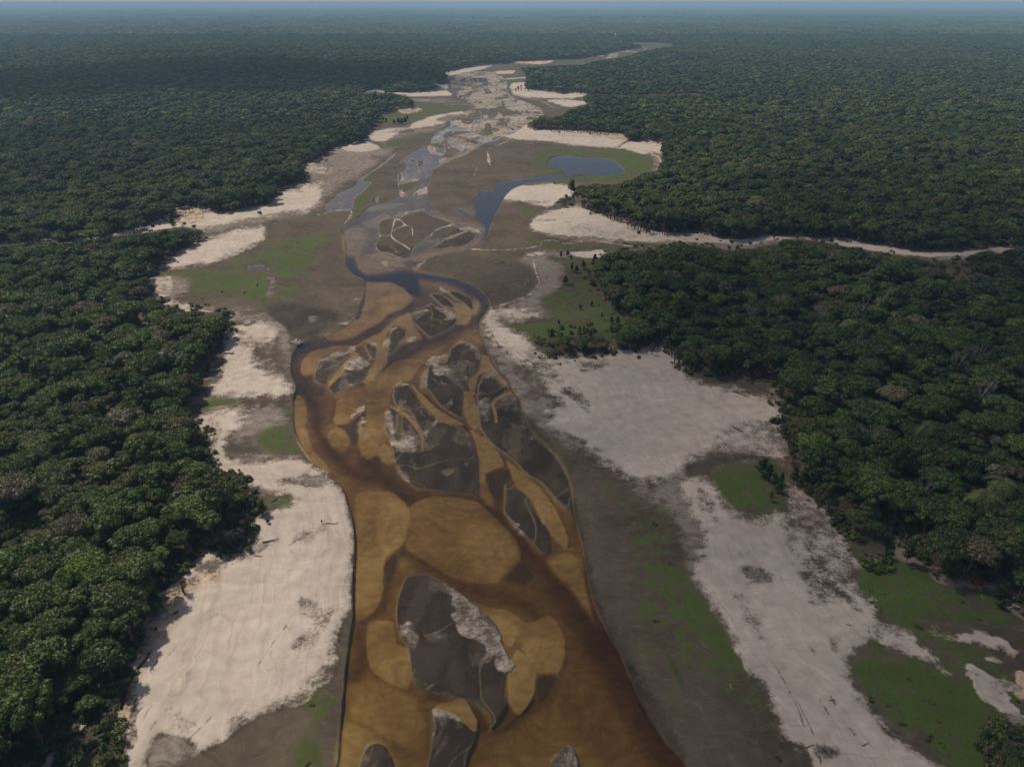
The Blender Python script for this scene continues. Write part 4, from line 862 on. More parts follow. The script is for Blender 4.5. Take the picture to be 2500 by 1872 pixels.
# ------------------------------------------------------------------ build the ground, split by what covers it
wpale, wdark, wgrass, wbed, wlit, wmid, wwarm = [G[CH[k]] for k in ('pale', 'dark', 'grass', 'bed', 'litter', 'mid', 'warm')]
strand = vnoise(GY * .0 + (FS * 0 + G[CH['pale']] * 9 + NE1 * .7), GX * 0, 5)
tone = 1.0 + .10 * LF + .10 * (NS * land) + .05 * NE2
tone = np.clip(tone - .22 * np.clip(np.abs(strand - .5) * 3 - .9, 0, 1) * (wpale > .02) * (wpale < .97), .6, 1.3)
tone = np.where(G[CH['bed']] > .5, 1.0, tone).astype(np.float32)
cls_order = ['forest_floor', 'sandbank', 'grass', 'riverbed', 'mudflat']
score = np.stack([wlit * 1.2, wpale + wwarm + wmid * .8, wgrass * 1.1, np.clip(-G[0] * 6, 0, 1.5), G[CH['mud']] + wdark])
cls = score.argmax(0).astype(np.int8)
idx = np.arange(NV * NU).reshape(NV, NU)
q_r, q_c = np.meshgrid(np.arange(NV - 1), np.arange(NU - 1), indexing='ij')
qc = cls[:-1, :-1]
# far inside the woods one large cell replaces sixteen small ones
B = 4
nb_r, nb_c = (NV - 1) // B, (NU - 1) // B
deep = np.zeros((nb_r, nb_c), bool)
fsb = FS[:nb_r * B, :nb_c * B].reshape(nb_r, B, nb_c, B).min((1, 3))
deep = fsb > 16
small = np.ones((NV - 1, NU - 1), bool)
small[:nb_r * B, :nb_c * B] = ~np.repeat(np.repeat(deep, B, 0), B, 1)
br, bc = np.nonzero(deep)
big = np.stack([idx[br * B, bc * B], idx[br * B + B, bc * B], idx[br * B + B, bc * B + B], idx[br * B, bc * B + B]], 1)
sr, sc_ = np.nonzero(small)
quads = np.stack([idx[sr, sc_], idx[sr + 1, sc_], idx[sr + 1, sc_ + 1], idx[sr, sc_ + 1]], 1)
qcls = qc[sr, sc_]
coords = np.stack([GX.ravel(), GY.ravel(), GZ.ravel()], 1).astype(np.float32)
ca = np.stack([wpale, wdark, wgrass, wwarm], -1).reshape(-1, 4)
cb = np.stack([wbed, wlit, wmid, DR / 100], -1).reshape(-1, 4)
ct = np.repeat(tone.reshape(-1, 1), 4, 1)
def mesh_from(name, q, mat, smooth=True):
    used, inv = np.unique(q, return_inverse=True)
    me = bpy.data.meshes.new(name)
    me.vertices.add(len(used)); me.vertices.foreach_set('co', coords[used].ravel())
    me.loops.add(q.size); me.loops.foreach_set('vertex_index', inv.astype(np.int32).ravel())
    me.polygons.add(len(q)); me.polygons.foreach_set('loop_start', np.arange(0, q.size, 4, dtype=np.int32))
    me.polygons.foreach_set('use_smooth', np.ones(len(q), bool))
    for nme, arr in (('cover_a', ca), ('cover_b', cb), ('tone', ct)):
        at = me.attributes.new(nme, 'FLOAT_COLOR', 'POINT'); at.data.foreach_set('color', arr[used].astype(np.float32).ravel())
    me.update(calc_edges=True)
    me.materials.append(mat)
    ob = bpy.data.objects.new(name, me); COL.objects.link(ob)
    return ob
for k, nme in enumerate(cls_order):
    q = quads[qcls == k]
    if nme == 'forest_floor': q = np.concatenate([q, big])
    if not len(q): continue
    ob = mesh_from(nme, q, gm)
    if nme == 'grass':
        ob['kind'] = 'stuff'; ob['label'] = 'low green grass growing on the dried flats between sand and forest'; ob['category'] = 'grass'
    else: ob['kind'] = 'structure'

# ------------------------------------------------------------------ river water: one body of tea-coloured water over the bed
wm, nt = new_mat('river_water'); t = NT(nt)
fr = t.n('ShaderNodeFresnel'); fr.inputs['IOR'].default_value = 1.33
geo = t.n('ShaderNodeNewGeometry')
bp = t.n('ShaderNodeBump'); bp.inputs['Strength'].default_value = .12; bp.inputs['Distance'].default_value = .12
t.l(t.noise(stretch(t, geo.outputs['Position'], .2, .7, 1.), 1.0, 3, .6), bp.inputs['Height'])
t.l(bp.outputs[0], fr.inputs['Normal'])
gl = t.n('ShaderNodeBsdfGlossy'); gl.inputs['Roughness'].default_value = .09; t.l(bp.outputs[0], gl.inputs['Normal'])
tr = t.n('ShaderNodeBsdfTransparent')
mx = t.n('ShaderNodeMixShader')
t.l(t.math('MULTIPLY', fr.outputs[0], t.math('SUBTRACT', 1., geo.outputs['Backfacing'])), mx.inputs[0])
t.l(tr.outputs[0], mx.inputs[1]); t.l(gl.outputs[0], mx.inputs[2])
va = t.n('ShaderNodeVolumeAbsorption'); va.inputs['Color'].default_value = (.43, .28, .0, 1); va.inputs['Density'].default_value = 1.05
o = t.n('ShaderNodeOutputMaterial'); t.l(mx.outputs[0], o.inputs['Surface']); t.l(va.outputs[0], o.inputs['Volume'])
def box_mesh(name, x0, x1, y0, y1, z0, z1, mat):
    me = bpy.data.meshes.new(name)
    v = [(x, y, z) for z in (z0, z1) for y in (y0, y1) for x in (x0, x1)]
    f = [(0, 2, 3, 1), (4, 5, 7, 6), (0, 1, 5, 4), (1, 3, 7, 5), (3, 2, 6, 7), (2, 0, 4, 6)]
    me.from_pydata(v, [], f); me.update()
    me.materials.append(mat)
    ob = bpy.data.objects.new(name, me); COL.objects.link(ob); return ob
wat = box_mesh('river_water', -900, 1500, 30, 7000, -3.2, 0., wm)
wat['kind'] = 'structure'

# ------------------------------------------------------------------ haze
hm, nt = new_mat('haze_air'); t = NT(nt)
pv = t.n('ShaderNodeVolumePrincipled')
pv.inputs['Color'].default_value = (.40, .62, .82, 1); pv.inputs['Density'].default_value = 1.0e-4; pv.inputs['Anisotropy'].default_value = .0
o = t.n('ShaderNodeOutputMaterial'); t.l(pv.outputs[0], o.inputs['Volume'])
hz = box_mesh('haze', -400000, 400000, -3000, 400000, -4.3, 160., hm)
hz['kind'] = 'stuff'; hz['label'] = 'pale blue haze lying over the distant forest'; hz['category'] = 'haze'
# ------------------------------------------------------------------ foliage materials
def leaf_mat(name, c, v=.35):
    m, nt = new_mat(name); t = NT(nt)
    oi = t.n('ShaderNodeObjectInfo'); geo = t.n('ShaderNodeNewGeometry')
    tc = t.n('ShaderNodeTexCoord')
    c0 = tuple(x * (1 - v) for x in c); c1 = tuple(min(1, x * (1 + v)) for x in c)
    a = t.mix(oi.outputs['Random'], c0, c1)
    w = t.math('FRACT', t.math('MULTIPLY', oi.outputs['Random'], 7.3))
    a = t.mix(t.math('MULTIPLY', w, .35), a, (c[0] * 1.45, c[1] * 1.05, c[2] * .9))
    isl = geo.outputs['Random Per Island']
    a = t.mix(isl, t.mix(1., a, (.62, .66, .62), 'MULTIPLY'), t.mix(1., a, (1.42, 1.36, 1.25), 'MULTIPLY'))
    n1 = t.noise(tc.outputs['Object'], .45, 2, .5)
    a = t.mix(1., a, t.ramp(n1, (.3, (.72, .75, .75)), (.7, (1.3, 1.25, 1.15))), 'MULTIPLY')
    d = t.n('ShaderNodeBsdfDiffuse'); tl = t.n('ShaderNodeBsdfTranslucent'); t.l(a, d.inputs[0]); t.l(a, tl.inputs[0])
    g = t.n('ShaderNodeBsdfGlossy'); g.inputs['Roughness'].default_value = .55; g.inputs['Color'].default_value = (.6, .65, .6, 1)
    m1 = t.n('ShaderNodeMixShader'); m1.inputs[0].default_value = .22; t.l(d.outputs[0], m1.inputs[1]); t.l(tl.outputs[0], m1.inputs[2])
    m2 = t.n('ShaderNodeMixShader'); m2.inputs[0].default_value = .035; t.l(m1.outputs[0], m2.inputs[1]); t.l(g.outputs[0], m2.inputs[2])
    o = t.n('ShaderNodeOutputMaterial'); t.l(m2.outputs[0], o.inputs['Surface'])
    return m
LEAF = [('dark green', leaf_mat('leaves_dark', (.036, .062, .014))), ('mid green', leaf_mat('leaves_mid', (.056, .090, .021))),
        ('olive green', leaf_mat('leaves_olive', (.080, .102, .029))), ('bright green', leaf_mat('leaves_bright', (.10, .145, .024))),
        ('grey-brown', leaf_mat('leaves_dry', (.125, .110, .074)))]
def plain_mat(name, c, rough=.9, c2=None, sc=3.):
    m, nt = new_mat(name); t = NT(nt)
    tc = t.n('ShaderNodeTexCoord')
    col = t.mix(t.remap(t.noise(tc.outputs['Object'], sc, 3, .6), .3, .7), tuple(x * .7 for x in c), c2 or tuple(min(1, x * 1.25) for x in c))
    b = t.n('ShaderNodeBsdfPrincipled'); t.l(col, b.inputs['Base Color']); b.inputs['Roughness'].default_value = rough
    o = t.n('ShaderNodeOutputMaterial'); t.l(b.outputs[0], o.inputs['Surface'])
    return m
BARK = plain_mat('bark', (.105, .082, .062)); PALEBARK = plain_mat('pale_bark', (.36, .33, .28)); DEADWOOD = plain_mat('dead_wood', (.075, .055, .04))

# ------------------------------------------------------------------ geometry pieces
class Geo:
    def __init__(s): s.v = []; s.f = []; s.m = []; s.n = 0
    def add(s, v, f, m=0):
        v = np.asarray(v, float)
        s.v.append(v); s.f += [tuple(i + s.n for i in q) for q in f]; s.m += [m] * len(f); s.n += len(v)
    def mesh(s, name, mats, smooth=False):
        me = bpy.data.meshes.new(name)
        me.from_pydata(np.concatenate(s.v).tolist(), [], s.f)
        for m in mats: me.materials.append(m)
        me.polygons.foreach_set('material_index', s.m)
        if smooth: me.polygons.foreach_set('use_smooth', [True] * len(s.f))
        me.update(); return me
def tube(g, pts_, rad, m=0, k=5):
    pts_ = [Vector(p) for p in pts_]; rings = []
    for i, p in enumerate(pts_):
        d = (pts_[min(i + 1, len(pts_) - 1)] - pts_[max(i - 1, 0)]).normalized()
        a = d.orthogonal().normalized(); b = d.cross(a)
        rings.append([p + (a * math.cos(2 * math.pi * j / k) + b * math.sin(2 * math.pi * j / k)) * rad[i] for j in range(k)])
    v = [tuple(q) for r in rings for q in r]; f = []
    for i in range(len(rings) - 1):
        for j in range(k): f.append((i * k + j, i * k + (j + 1) % k, (i + 1) * k + (j + 1) % k, (i + 1) * k + j))
    f.append(tuple(range(k))[::-1]); f.append(tuple((len(rings) - 1) * k + j for j in range(k)))
    g.add(v, f, m)
def ico(sub):
    bm = bmesh.new(); bmesh.ops.create_icosphere(bm, subdivisions=sub, radius=1)
    v = np.array([p.co[:] for p in bm.verts]); f = [tuple(q.index for q in p.verts) for p in bm.faces]; bm.free(); return v, f
ICO = {k: ico(k) for k in (1, 2)}
def blob(g, c, r, sub, r_, m=0, flat=.8):
    v, f = ICO[sub]
    jit = 1 + r_.uniform(-.22, .22, (len(v), 1))
    g.add(v * jit * np.array([r, r, r * flat]) + c, f, m)
def leaves(g, c, rad, n, size, r_, m=0, flat=.8, low=-.35):
    """leaf sprays on the outside of a clump: small quads facing roughly outwards"""
    z = r_.uniform(low, 1, n); a = r_.uniform(0, 2 * math.pi, n); s = np.sqrt(1 - z * z)
    d = np.stack([s * np.cos(a), s * np.sin(a), z], 1)
    p = d * np.array([1, 1, flat]) * rad * r_.uniform(.86, 1.14, (n, 1)) + c
    nn = d + r_.normal(0, .55, (n, 3)); nn /= np.linalg.norm(nn, axis=1)[:, None]
    h = np.cross(nn, r_.normal(0, 1, (n, 3))); h /= np.linalg.norm(h, axis=1)[:, None]; w = np.cross(nn, h)
    sz = (size * r_.uniform(.6, 1.35, (n, 1)))
    v = np.stack([p - h * sz, p - w * sz * .6, p + h * sz, p + w * sz * .6], 1).reshape(-1, 3)
    g.add(v, [(4 * i, 4 * i + 1, 4 * i + 2, 4 * i + 3) for i in range(n)], m)
def clumps(r_, R, T, n, top):
    """clump centres of an uneven umbrella crown of radius R, thickness T, whose top stands at height top"""
    out = []
    for i in range(n):
        a = i * 2.399963 + r_.uniform(-.4, .4); q = math.sqrt((i + .4) / n) * R * r_.uniform(.72, .95)
        rr = R * r_.uniform(.24, .42) * (1.1 - .25 * q / R)
        z = top - rr * .7 - T * (q / R) ** 2 * r_.uniform(.5, 1.05) - r_.uniform(0, .12) * T
        out.append((np.array([q * math.cos(a), q * math.sin(a), z]), rr))
    return out
def trunk_geo(g, r_, top, R, m=0, cl=None, lean=.3):
    w = top * .028 + .05
    b = Vector((r_.uniform(-lean, lean), r_.uniform(-lean, lean), top * .45))
    tube(g, [(0, 0, -.4), tuple(b * .5 + Vector((0, 0, .0))), tuple(b), (b.x * 1.3, b.y * 1.3, top * .72)], [w, w * .8, w * .6, w * .3], m, 6)
    for c, rr in (cl or [])[::2]:
        mid = b * .6 + Vector(c) * .4; mid.z = (b.z + c[2]) * .47
        tube(g, [tuple(b * .85), tuple(mid), tuple(c)], [w * .42, w * .28, w * .1], m, 4)
NSHAPE = 7
SHAPES = []
for k in range(NSHAPE):
    r_ = np.random.default_rng(100 + k)
    R = [5.6, 4.6, 5.0, 3.9, 6.2, 3.2, 4.4][k]; T = [2.6, 2.6, 3.4, 3.0, 2.8, 3.4, 4.2][k]; top = [10.5, 9.4, 11.5, 8.6, 11.0, 9.6, 13.][k]
    n = [22, 16, 18, 13, 26, 11, 14][k]
    SHAPES.append((R, T, top, clumps(r_, R, T, n, top)))
def crown_mesh(k, mat, name='crown', hi=True):
    R, T, top, cl = SHAPES[k]; r_ = np.random.default_rng(200 + k); g = Geo()
    for c, rr in cl:
        if hi:
            blob(g, c, rr * .84, 1, r_)
            leaves(g, c, rr, int(34 * rr * rr) + 22, .36, r_)
        else:
            blob(g, c, rr * 1.0, 1, r_)
            leaves(g, c, rr * 1.02, int(4 * rr * rr) + 4, .85, r_)
    return g.mesh(name, [mat])
CROWN = {}; TREE_HI = {}; TRUNK = {}
for k in range(NSHAPE):
    g = Geo(); trunk_geo(g, np.random.default_rng(300 + k), SHAPES[k][2], SHAPES[k][0], 0, SHAPES[k][3]); TRUNK[k] = g.mesh('trunk', [BARK])
    for j, (nm, mt) in enumerate(LEAF): CROWN[k, j] = crown_mesh(k, mt)

def proto_coll(name, items):
    c = bpy.data.collections.new(name)
    for i, me in enumerate(items):
        ob = bpy.data.objects.new('%s_%03d' % (name, i), me); c.objects.link(ob)
    return c
def joined(k, j, hi):
    R, T, top, cl = SHAPES[k]; r_ = np.random.default_rng(200 + k); g = Geo()
    for c, rr in cl:
        if hi:
            blob(g, c, rr * .84, 1, r_); leaves(g, c, rr, int(26 * rr * rr) + 16, .40, r_)
        else:
            blob(g, c, rr * 1.02, 1, r_); leaves(g, c, rr * 1.05, int(3 * rr * rr) + 3, .9, r_)
    g2 = np.random.default_rng(300 + k)
    w = top * .03
    tube(g, [(0, 0, -.4), (0, 0, top * .7)], [w, w * .5], 1, 4 if not hi else 5)
    return g.mesh('canopy_tree', [LEAF[j][1], BARK])
PC_HI = proto_coll('canopy_near', [joined(k, j, True) for j in range(5) for k in range(NSHAPE)])
PC_LO = proto_coll('canopy_far', [joined(k, j, False) for j in range(5) for k in range(NSHAPE)])
def patch(seed, ms=(0, 1, 2)):
    r_ = np.random.default_rng(seed); g = Geo()
    for i in range(8):
        for j in range(8):
            x = (i + .5 + r_.uniform(-.4, .4)) * 7.5 - 30; y = (j + .5 + r_.uniform(-.4, .4)) * 7.5 - 30
            rr = r_.uniform(2.4, 5.2)
            blob(g, np.array([x, y, 7 + r_.uniform(-4, 4)]), rr, 1, r_, int(r_.integers(0, 3)), .85)
    return g.mesh('canopy_patch', [LEAF[m][1] for m in ms])
PC_PATCH = proto_coll('canopy_patch', [patch(s, m) for s, m in enumerate([(0, 0, 1), (0, 0, 0), (0, 1, 1), (1, 1, 2), (1, 2, 2), (2, 2, 4)])])

def scatter(name, coll, loc, idx_, rotz, scl, tilt=None):
    me = bpy.data.meshes.new(name)
    n = len(loc)
    me.vertices.add(n); me.vertices.foreach_set('co', np.asarray(loc, np.float32).ravel())
    rot = np.zeros((n, 3), np.float32); rot[:, 2] = rotz
    if tilt is not None: rot[:, :2] = tilt
    for nm, ty, arr, key in (('pick', 'INT', np.asarray(idx_, np.int32), 'value'), ('turn', 'FLOAT_VECTOR', rot.ravel(), 'vector'), ('size', 'FLOAT_VECTOR', np.asarray(scl, np.float32).ravel(), 'vector')):
        at = me.attributes.new(nm, ty, 'POINT'); at.data.foreach_set(key, arr)
    ob = bpy.data.objects.new(name, me); COL.objects.link(ob)
    ng = bpy.data.node_groups.new(name, 'GeometryNodeTree')
    ng.interface.new_socket('Geometry', in_out='INPUT', socket_type='NodeSocketGeometry')
    ng.interface.new_socket('Geometry', in_out='OUTPUT', socket_type='NodeSocketGeometry')
    N = ng.nodes; L = ng.links
    gi = N.new('NodeGroupInput'); go = N.new('NodeGroupOutput')
    ip = N.new('GeometryNodeInstanceOnPoints'); ci = N.new('GeometryNodeCollectionInfo')
    ci.inputs['Collection'].default_value = coll; ci.inputs['Separate Children'].default_value = True; ci.inputs['Reset Children'].default_value = True
    def na(nm, ty):
        a = N.new('GeometryNodeInputNamedAttribute'); a.data_type = ty; a.inputs['Name'].default_value = nm
        return [s for s in a.outputs if s.enabled][0]
    e2r = N.new('FunctionNodeEulerToRotation')
    L.new(gi.outputs[0], ip.inputs['Points']); L.new(ci.outputs[0], ip.inputs['Instance'])
    ip.inputs['Pick Instance'].default_value = True
    L.new(na('pick', 'INT'), ip.inputs['Instance Index'])
    L.new(na('turn', 'FLOAT_VECTOR'), e2r.inputs[0]); L.new(e2r.outputs[0], ip.inputs['Rotation'])
    L.new(na('size', 'FLOAT_VECTOR'), ip.inputs['Scale'])
    L.new(ip.outputs[0], go.inputs[0])
    md = ob.modifiers.new('scatter', 'NODES'); md.node_group = ng
    return ob

# ------------------------------------------------------------------ where trees stand
def candidates(y0, y1, sp, slope=.92, side=160):
    ys = np.arange(y0, y1, sp); out = []
    W = slope * y1 + side
    xs = np.arange(-W, W, sp)
    X, Y = np.meshgrid(xs, ys); X = X + (np.arange(len(ys))[:, None] % 2) * sp * .5
    X = X + rng.uniform(-.42, .42, X.shape) * sp; Y = Y + rng.uniform(-.42, .42, Y.shape) * sp
    m = np.abs(X) < slope * Y + side
    return X[m], Y[m]
def fits(x, y, top, R, tol=-1.):
    u0, v0 = to_pixel(x, y, 1.5 * np.ones_like(x)); u1, v1 = to_pixel(x, y, top + 1.5)
    ok = (forest_at(u0, v0) > tol) & (forest_at(u1, v1) > tol)
    for s in (-1, 1):
        u2, v2 = to_pixel(x + s * R * .62, y, top * .7 + 1.5); ok &= forest_at(u2, v2) > tol - 1
    u4, v4 = to_pixel(x, y + R * .8, top * .8 + 1.5); ok &= forest_at(u4, v4) > tol
    u3, v3 = to_pixel(x, y - R * .6, top * .55); ok &= forest_at(u3, v3) > tol - 1.5
    # the ground in front of the frame and beside it goes on as in the margins
    return ok
SHR = np.array([s[0] for s in SHAPES]); SHT = np.array([s[2] for s in SHAPES])
def species(x, y):
    """foliage colour by place: broad tracts lean olive, dark or grey, and every tree has its own luck"""
    b = fbm(x / 70, y / 90, 41, 3) * 1.4 + fbm(x / 400, y / 500, 43, 2) * 1.3
    u = rng.uniform(-1, 1, x.shape) * .85 + b
    j = np.where(u < -.45, 0, np.where(u < .35, 1, 2))
    r = rng.uniform(0, 1, x.shape)
    j = np.where(r < .035, 3, j); j = np.where((r > .94) & (fbm(x / 50, y / 60, 47, 2) > -.1), 4, j)
    return j
def plant(y0, y1, sp, smin, smax, slope=.92, side=160):
    x, y = candidates(y0, y1, sp, slope, side)
    big = rng.uniform(0, 1, x.shape)
    s = smin + (smax - smin) * big ** 1.7
    s = s * (1 + .18 * fbm(x / 60, y / 60, 51, 2))
    k = rng.integers(0, NSHAPE, x.shape)
    res = []
    # try full size first, then smaller trees where the edge of the wood is tight
    done = np.zeros(x.shape, bool); S = np.zeros(x.shape)
    for f in (1., .72, .5):
        ok = (~done) & fits(x, y, SHT[k] * s * f, SHR[k] * s * f)
        S[ok] = (s * f)[ok]; done |= ok
    return x[done], y[done], S[done], k[done]
x1, y1_, s1, k1 = plant(40, 1000, 4.5, .42, 1.15, .92, 170)
# thin out: small trees under the spread of much larger neighbours are invisible from above, keep all for depth
j1 = species(x1, y1_)
u1, v1 = to_pixel(x1, y1_, np.full_like(x1, 2.)); z1 = height_at(u1, v1)
ut, vt = to_pixel(x1, y1_, SHT[k1] * s1 + 2)
inview = (ut > 5) & (ut < 2495) & (vt > 0) & (vt < 1860)
size_px = FPX * SHR[k1] * s1 / np.sqrt(x1 ** 2 + y1_ ** 2 + H * H) * inview
top300 = np.argsort(-size_px)[:300]
rest = np.ones(len(x1), bool); rest[top300] = False
rz = rng.uniform(0, 6.283, len(x1))
def sizes(s, n):
    a = rng.uniform(.85, 1.18, n); b = rng.uniform(.85, 1.18, n)
    return np.stack([s * a, s * b, s * rng.uniform(.9, 1.12, n)], 1)
sz1 = sizes(s1, len(s1))
x2, y2, s2, k2 = plant(1000, 3900, 7.4, .62, 1.2, .80, 50)
j2 = species(x2, y2)
u2, v2 = to_pixel(x2, y2, np.full_like(x2, 2.)); z2 = height_at(u2, v2)
f1 = scatter('forest', PC_HI, np.stack([x1, y1_, z1], 1)[rest], (j1 * NSHAPE + k1)[rest], rz[rest], sz1[rest])
f1['kind'] = 'stuff'; f1['label'] = 'dense rainforest canopy behind the nearest trees on both sides of the dry river'; f1['category'] = 'forest'
f2 = scatter('forest', PC_LO, np.stack([x2, y2, z2], 1), j2 * NSHAPE + k2, rng.uniform(0, 6.283, len(x2)), sizes(s2, len(x2)))
f2['kind'] = 'stuff'; f2['label'] = 'distant rainforest canopy around the upper reaches of the river'; f2['category'] = 'forest'
locs = []; scs = []
for (a, b, sp, sc) in ((3900, 8000, 60, 1.), (8000, 18000, 130, 2.2), (18000, 60000, 420, 7.)):
    x, y = candidates(a, b, sp, .80, 100)
    hgt = fbm(x / 900, y / 900, 61, 3)
    z = 2 + np.clip(hgt, -.3, 1) * 10 * np.clip((y - 3900) / 3000, 0, 1)
    locs.append(np.stack([x, y, z], 1)); scs.append(np.stack([np.full(len(x), sc)] * 2 + [np.full(len(x), min(sc, 1.6)) * rng.uniform(.8, 1.4, len(x))], 1))
locs = np.concatenate(locs); scs = np.concatenate(scs)
pk = np.clip(np.floor(3 + fbm(locs[:, 0] / 350, locs[:, 1] / 900, 63, 3) * 5 + rng.normal(0, 1.1, len(locs))), 0, 5)
f3 = scatter('forest', PC_PATCH, locs, pk.astype(int), rng.integers(0, 4, len(locs)) * math.pi / 2, scs)
f3['kind'] = 'stuff'; f3['label'] = 'hazy blue-green forest running out to the horizon'; f3['category'] = 'forest'
print('TREES', len(x1), len(x2), len(locs))
# ------------------------------------------------------------------ fair-weather clouds above the haze; they shade parts of the valley
cm, nt = new_mat('cloud_vapour'); t = NT(nt)
geo = t.n('ShaderNodeNewGeometry'); lw = t.n('ShaderNodeLayerWeight'); lw.inputs['Blend'].default_value = .5
nz = t.noise(geo.outputs['Position'], .012, 4, .6)
den = t.math('MULTIPLY', t.math('SUBTRACT', 1., lw.outputs['Facing']), t.remap(nz, .3, .6, .25, 1.), clamp=True)
oi = t.n('ShaderNodeAttribute', attribute_type='OBJECT', attribute_name='thickness')
den = t.math('MULTIPLY', den, oi.outputs['Fac'], clamp=True)
df = t.n('ShaderNodeBsdfDiffuse'); df.inputs[0].default_value = (.9, .9, .9, 1)
tl = t.n('ShaderNodeBsdfTranslucent'); tl.inputs[0].default_value = (.9, .9, .9, 1)
tp = t.n('ShaderNodeBsdfTransparent')
m1 = t.n('ShaderNodeMixShader'); t.l(df.outputs[0], m1.inputs[1]); t.l(tl.outputs[0], m1.inputs[2])
m2 = t.n('ShaderNodeMixShader'); t.l(den, m2.inputs[0]); t.l(tp.outputs[0], m2.inputs[1]); t.l(m1.outputs[0], m2.inputs[2])
o = t.n('ShaderNodeOutputMaterial'); t.l(m2.outputs[0], o.inputs['Surface'])
def cloud(shade_pts, alt, thick, seed, r0, label):
    """cloud whose shade falls on the given ground points"""
    r_ = np.random.default_rng(seed); g = Geo(); k = alt / SUN_DIR.z
    for (x, y, r) in shade_pts:
        v, f = ICO[2]
        c = np.array([x + SUN_DIR.x * k, y + SUN_DIR.y * k, alt])
        g.add(v * (1 + r_.uniform(-.1, .1, (len(v), 1))) * np.array([r, r, r * .3]) + c, f)
    ob = bpy.data.objects.new('cloud', g.mesh('cloud', [cm], True)); COL.objects.link(ob)
    ob['thickness'] = thick; ob['label'] = label; ob['category'] = 'cloud'
    return ob
cloud([(-800, 1500, 260), (-500, 1600, 300), (-250, 1650, 200), (-620, 1800, 300), (-950, 1750, 260), (-380, 1900, 240), (-780, 2050, 260), (-1000, 1400, 150)], 1100, .85, 3, 1, 'white cumulus cloud shading the forest left of the far river')
cloud([(60, 190, 130), (160, 260, 150), (40, 330, 120), (230, 400, 160), (120, 450, 120), (320, 300, 150), (200, 120, 150), (60, 90, 110), (330, 560, 170), (420, 420, 160)], 900, .32, 5, 1, 'thin pale cloud above the lower river bend')
# ------------------------------------------------------------------ individual things
def link(ob, parent=None):
    COL.objects.link(ob)
    if parent is not None: ob.parent = parent
    return ob
def empty(name, loc, rz=0.):
    o = bpy.data.objects.new(name, None); COL.objects.link(o); o.location = loc; o.rotation_euler = (0, 0, rz); o.empty_display_size = 1
    return o
def tag(o, label, cat, group=None):
    o['label'] = label; o['category'] = cat
    if group: o['group'] = group
def src(view, px, py):
    v = VIEWS[view]; return v[0] + px / v[2], v[1] + py / v[2]
def stand(view, px, py, z=0.):
    """ground point under a photograph pixel; z lifts the sight line, for things seen by their tops"""
    u, v = src(view, px, py)
    g = float(height_at(np.array([u]), np.array([v]))[0])
    x, y = ground_pt(u, v, max(g, 0) + z)
    return float(x), float(y), max(g, 0.)
ORD = ['', 'second ', 'third ', 'fourth ', 'fifth ', 'sixth ', 'seventh ', 'eighth ', 'ninth ', 'tenth ', 'eleventh ', 'twelfth ', 'thirteenth ', 'fourteenth ', 'fifteenth ', 'sixteenth ', 'seventeenth ', 'eighteenth ']
ANCH = [('G', 430, 1020, 'the scrubby sand gap at lower left'), ('G', 800, 700, 'the orange gullies at lower left'), ('D', 200, 960, 'the pale clearing inside the left forest'),
        ('G', 1000, 130, 'the brush heap above the lower left sand'), ('D', 1350, 1080, 'the shaded inlet above the lower left sand'), ('D', 1600, 800, 'the brushy hollow on the left bank'),
        ('D', 1300, 420, 'the rutted sand of the left bank'), ('D', 10, 370, 'the tiny sand spot on the left border'), ('D', 1200, 170, 'the narrow green strip on the left'), ('A', 1450, 850, 'the wooded point on the left bank'),
        ('G', 100, 300, 'the lower part of the left border'), ('G', 100, 900, 'the left border above the sandy corner'), ('D', 700, 450, 'the bare soil gap in the left forest'),
        ('R', 1310, 860, 'the brown clearing at right'), ('R', 1480, 1080, 'the slim tree of the right clearing'), ('I', 1895, 30, 'the orange bush at right'), ('I', 2150, 120, 'the round thicket by the right border'),
        ('R', 690, 180, 'the dead brush of the right sandbank'), ('R', 700, 620, 'the bright green hollow on the right'), ('R', 1000, 830, 'the scrubby slope at right'), ('R', 1230, 300, 'the fluffy grey crown at right'),
        ('R', 1560, 670, 'the white-limbed tree at right'), ('R', 2080, 650, 'the big palm near the right border'), ('R', 1950, 40, 'the tall bleached snag at right'), ('I', 2150, 1150, 'the thicket in the lower right corner'), ('C', 1700, 1000, 'the pale bare trees at right')]
AP = np.array([src(a[0], a[1], a[2]) for a in ANCH])
cnt = {}; info = []
for i in top300:
    d = np.hypot(AP[:, 0] - ut[i], AP[:, 1] - vt[i]); a = int(d.argmin()); info.append((a, d[a], i))
for a, d, i in sorted(info, key=lambda q: (q[0], q[1])):
    R_ = SHR[k1[i]] * s1[i]
    size = 'broad' if R_ > 5.0 else ('middling' if R_ > 4.0 else 'small')
    key = (a, size, int(j1[i])); n = cnt.get(key, 0); cnt[key] = n + 1
    lab = '%s %s tree, %snearest %s' % (size, LEAF[int(j1[i])][0], ORD[n], ANCH[a][3])
    t_ = empty('rainforest_tree', (x1[i], y1_[i], z1[i]), rz[i]); t_.scale = sz1[i]
    link(bpy.data.objects.new('crown', CROWN[int(k1[i]), int(j1[i])]), t_)
    link(bpy.data.objects.new('trunk', TRUNK[int(k1[i])]), t_)
    tag(t_, lab, 'tree', 'nearest trees of the rainforest')

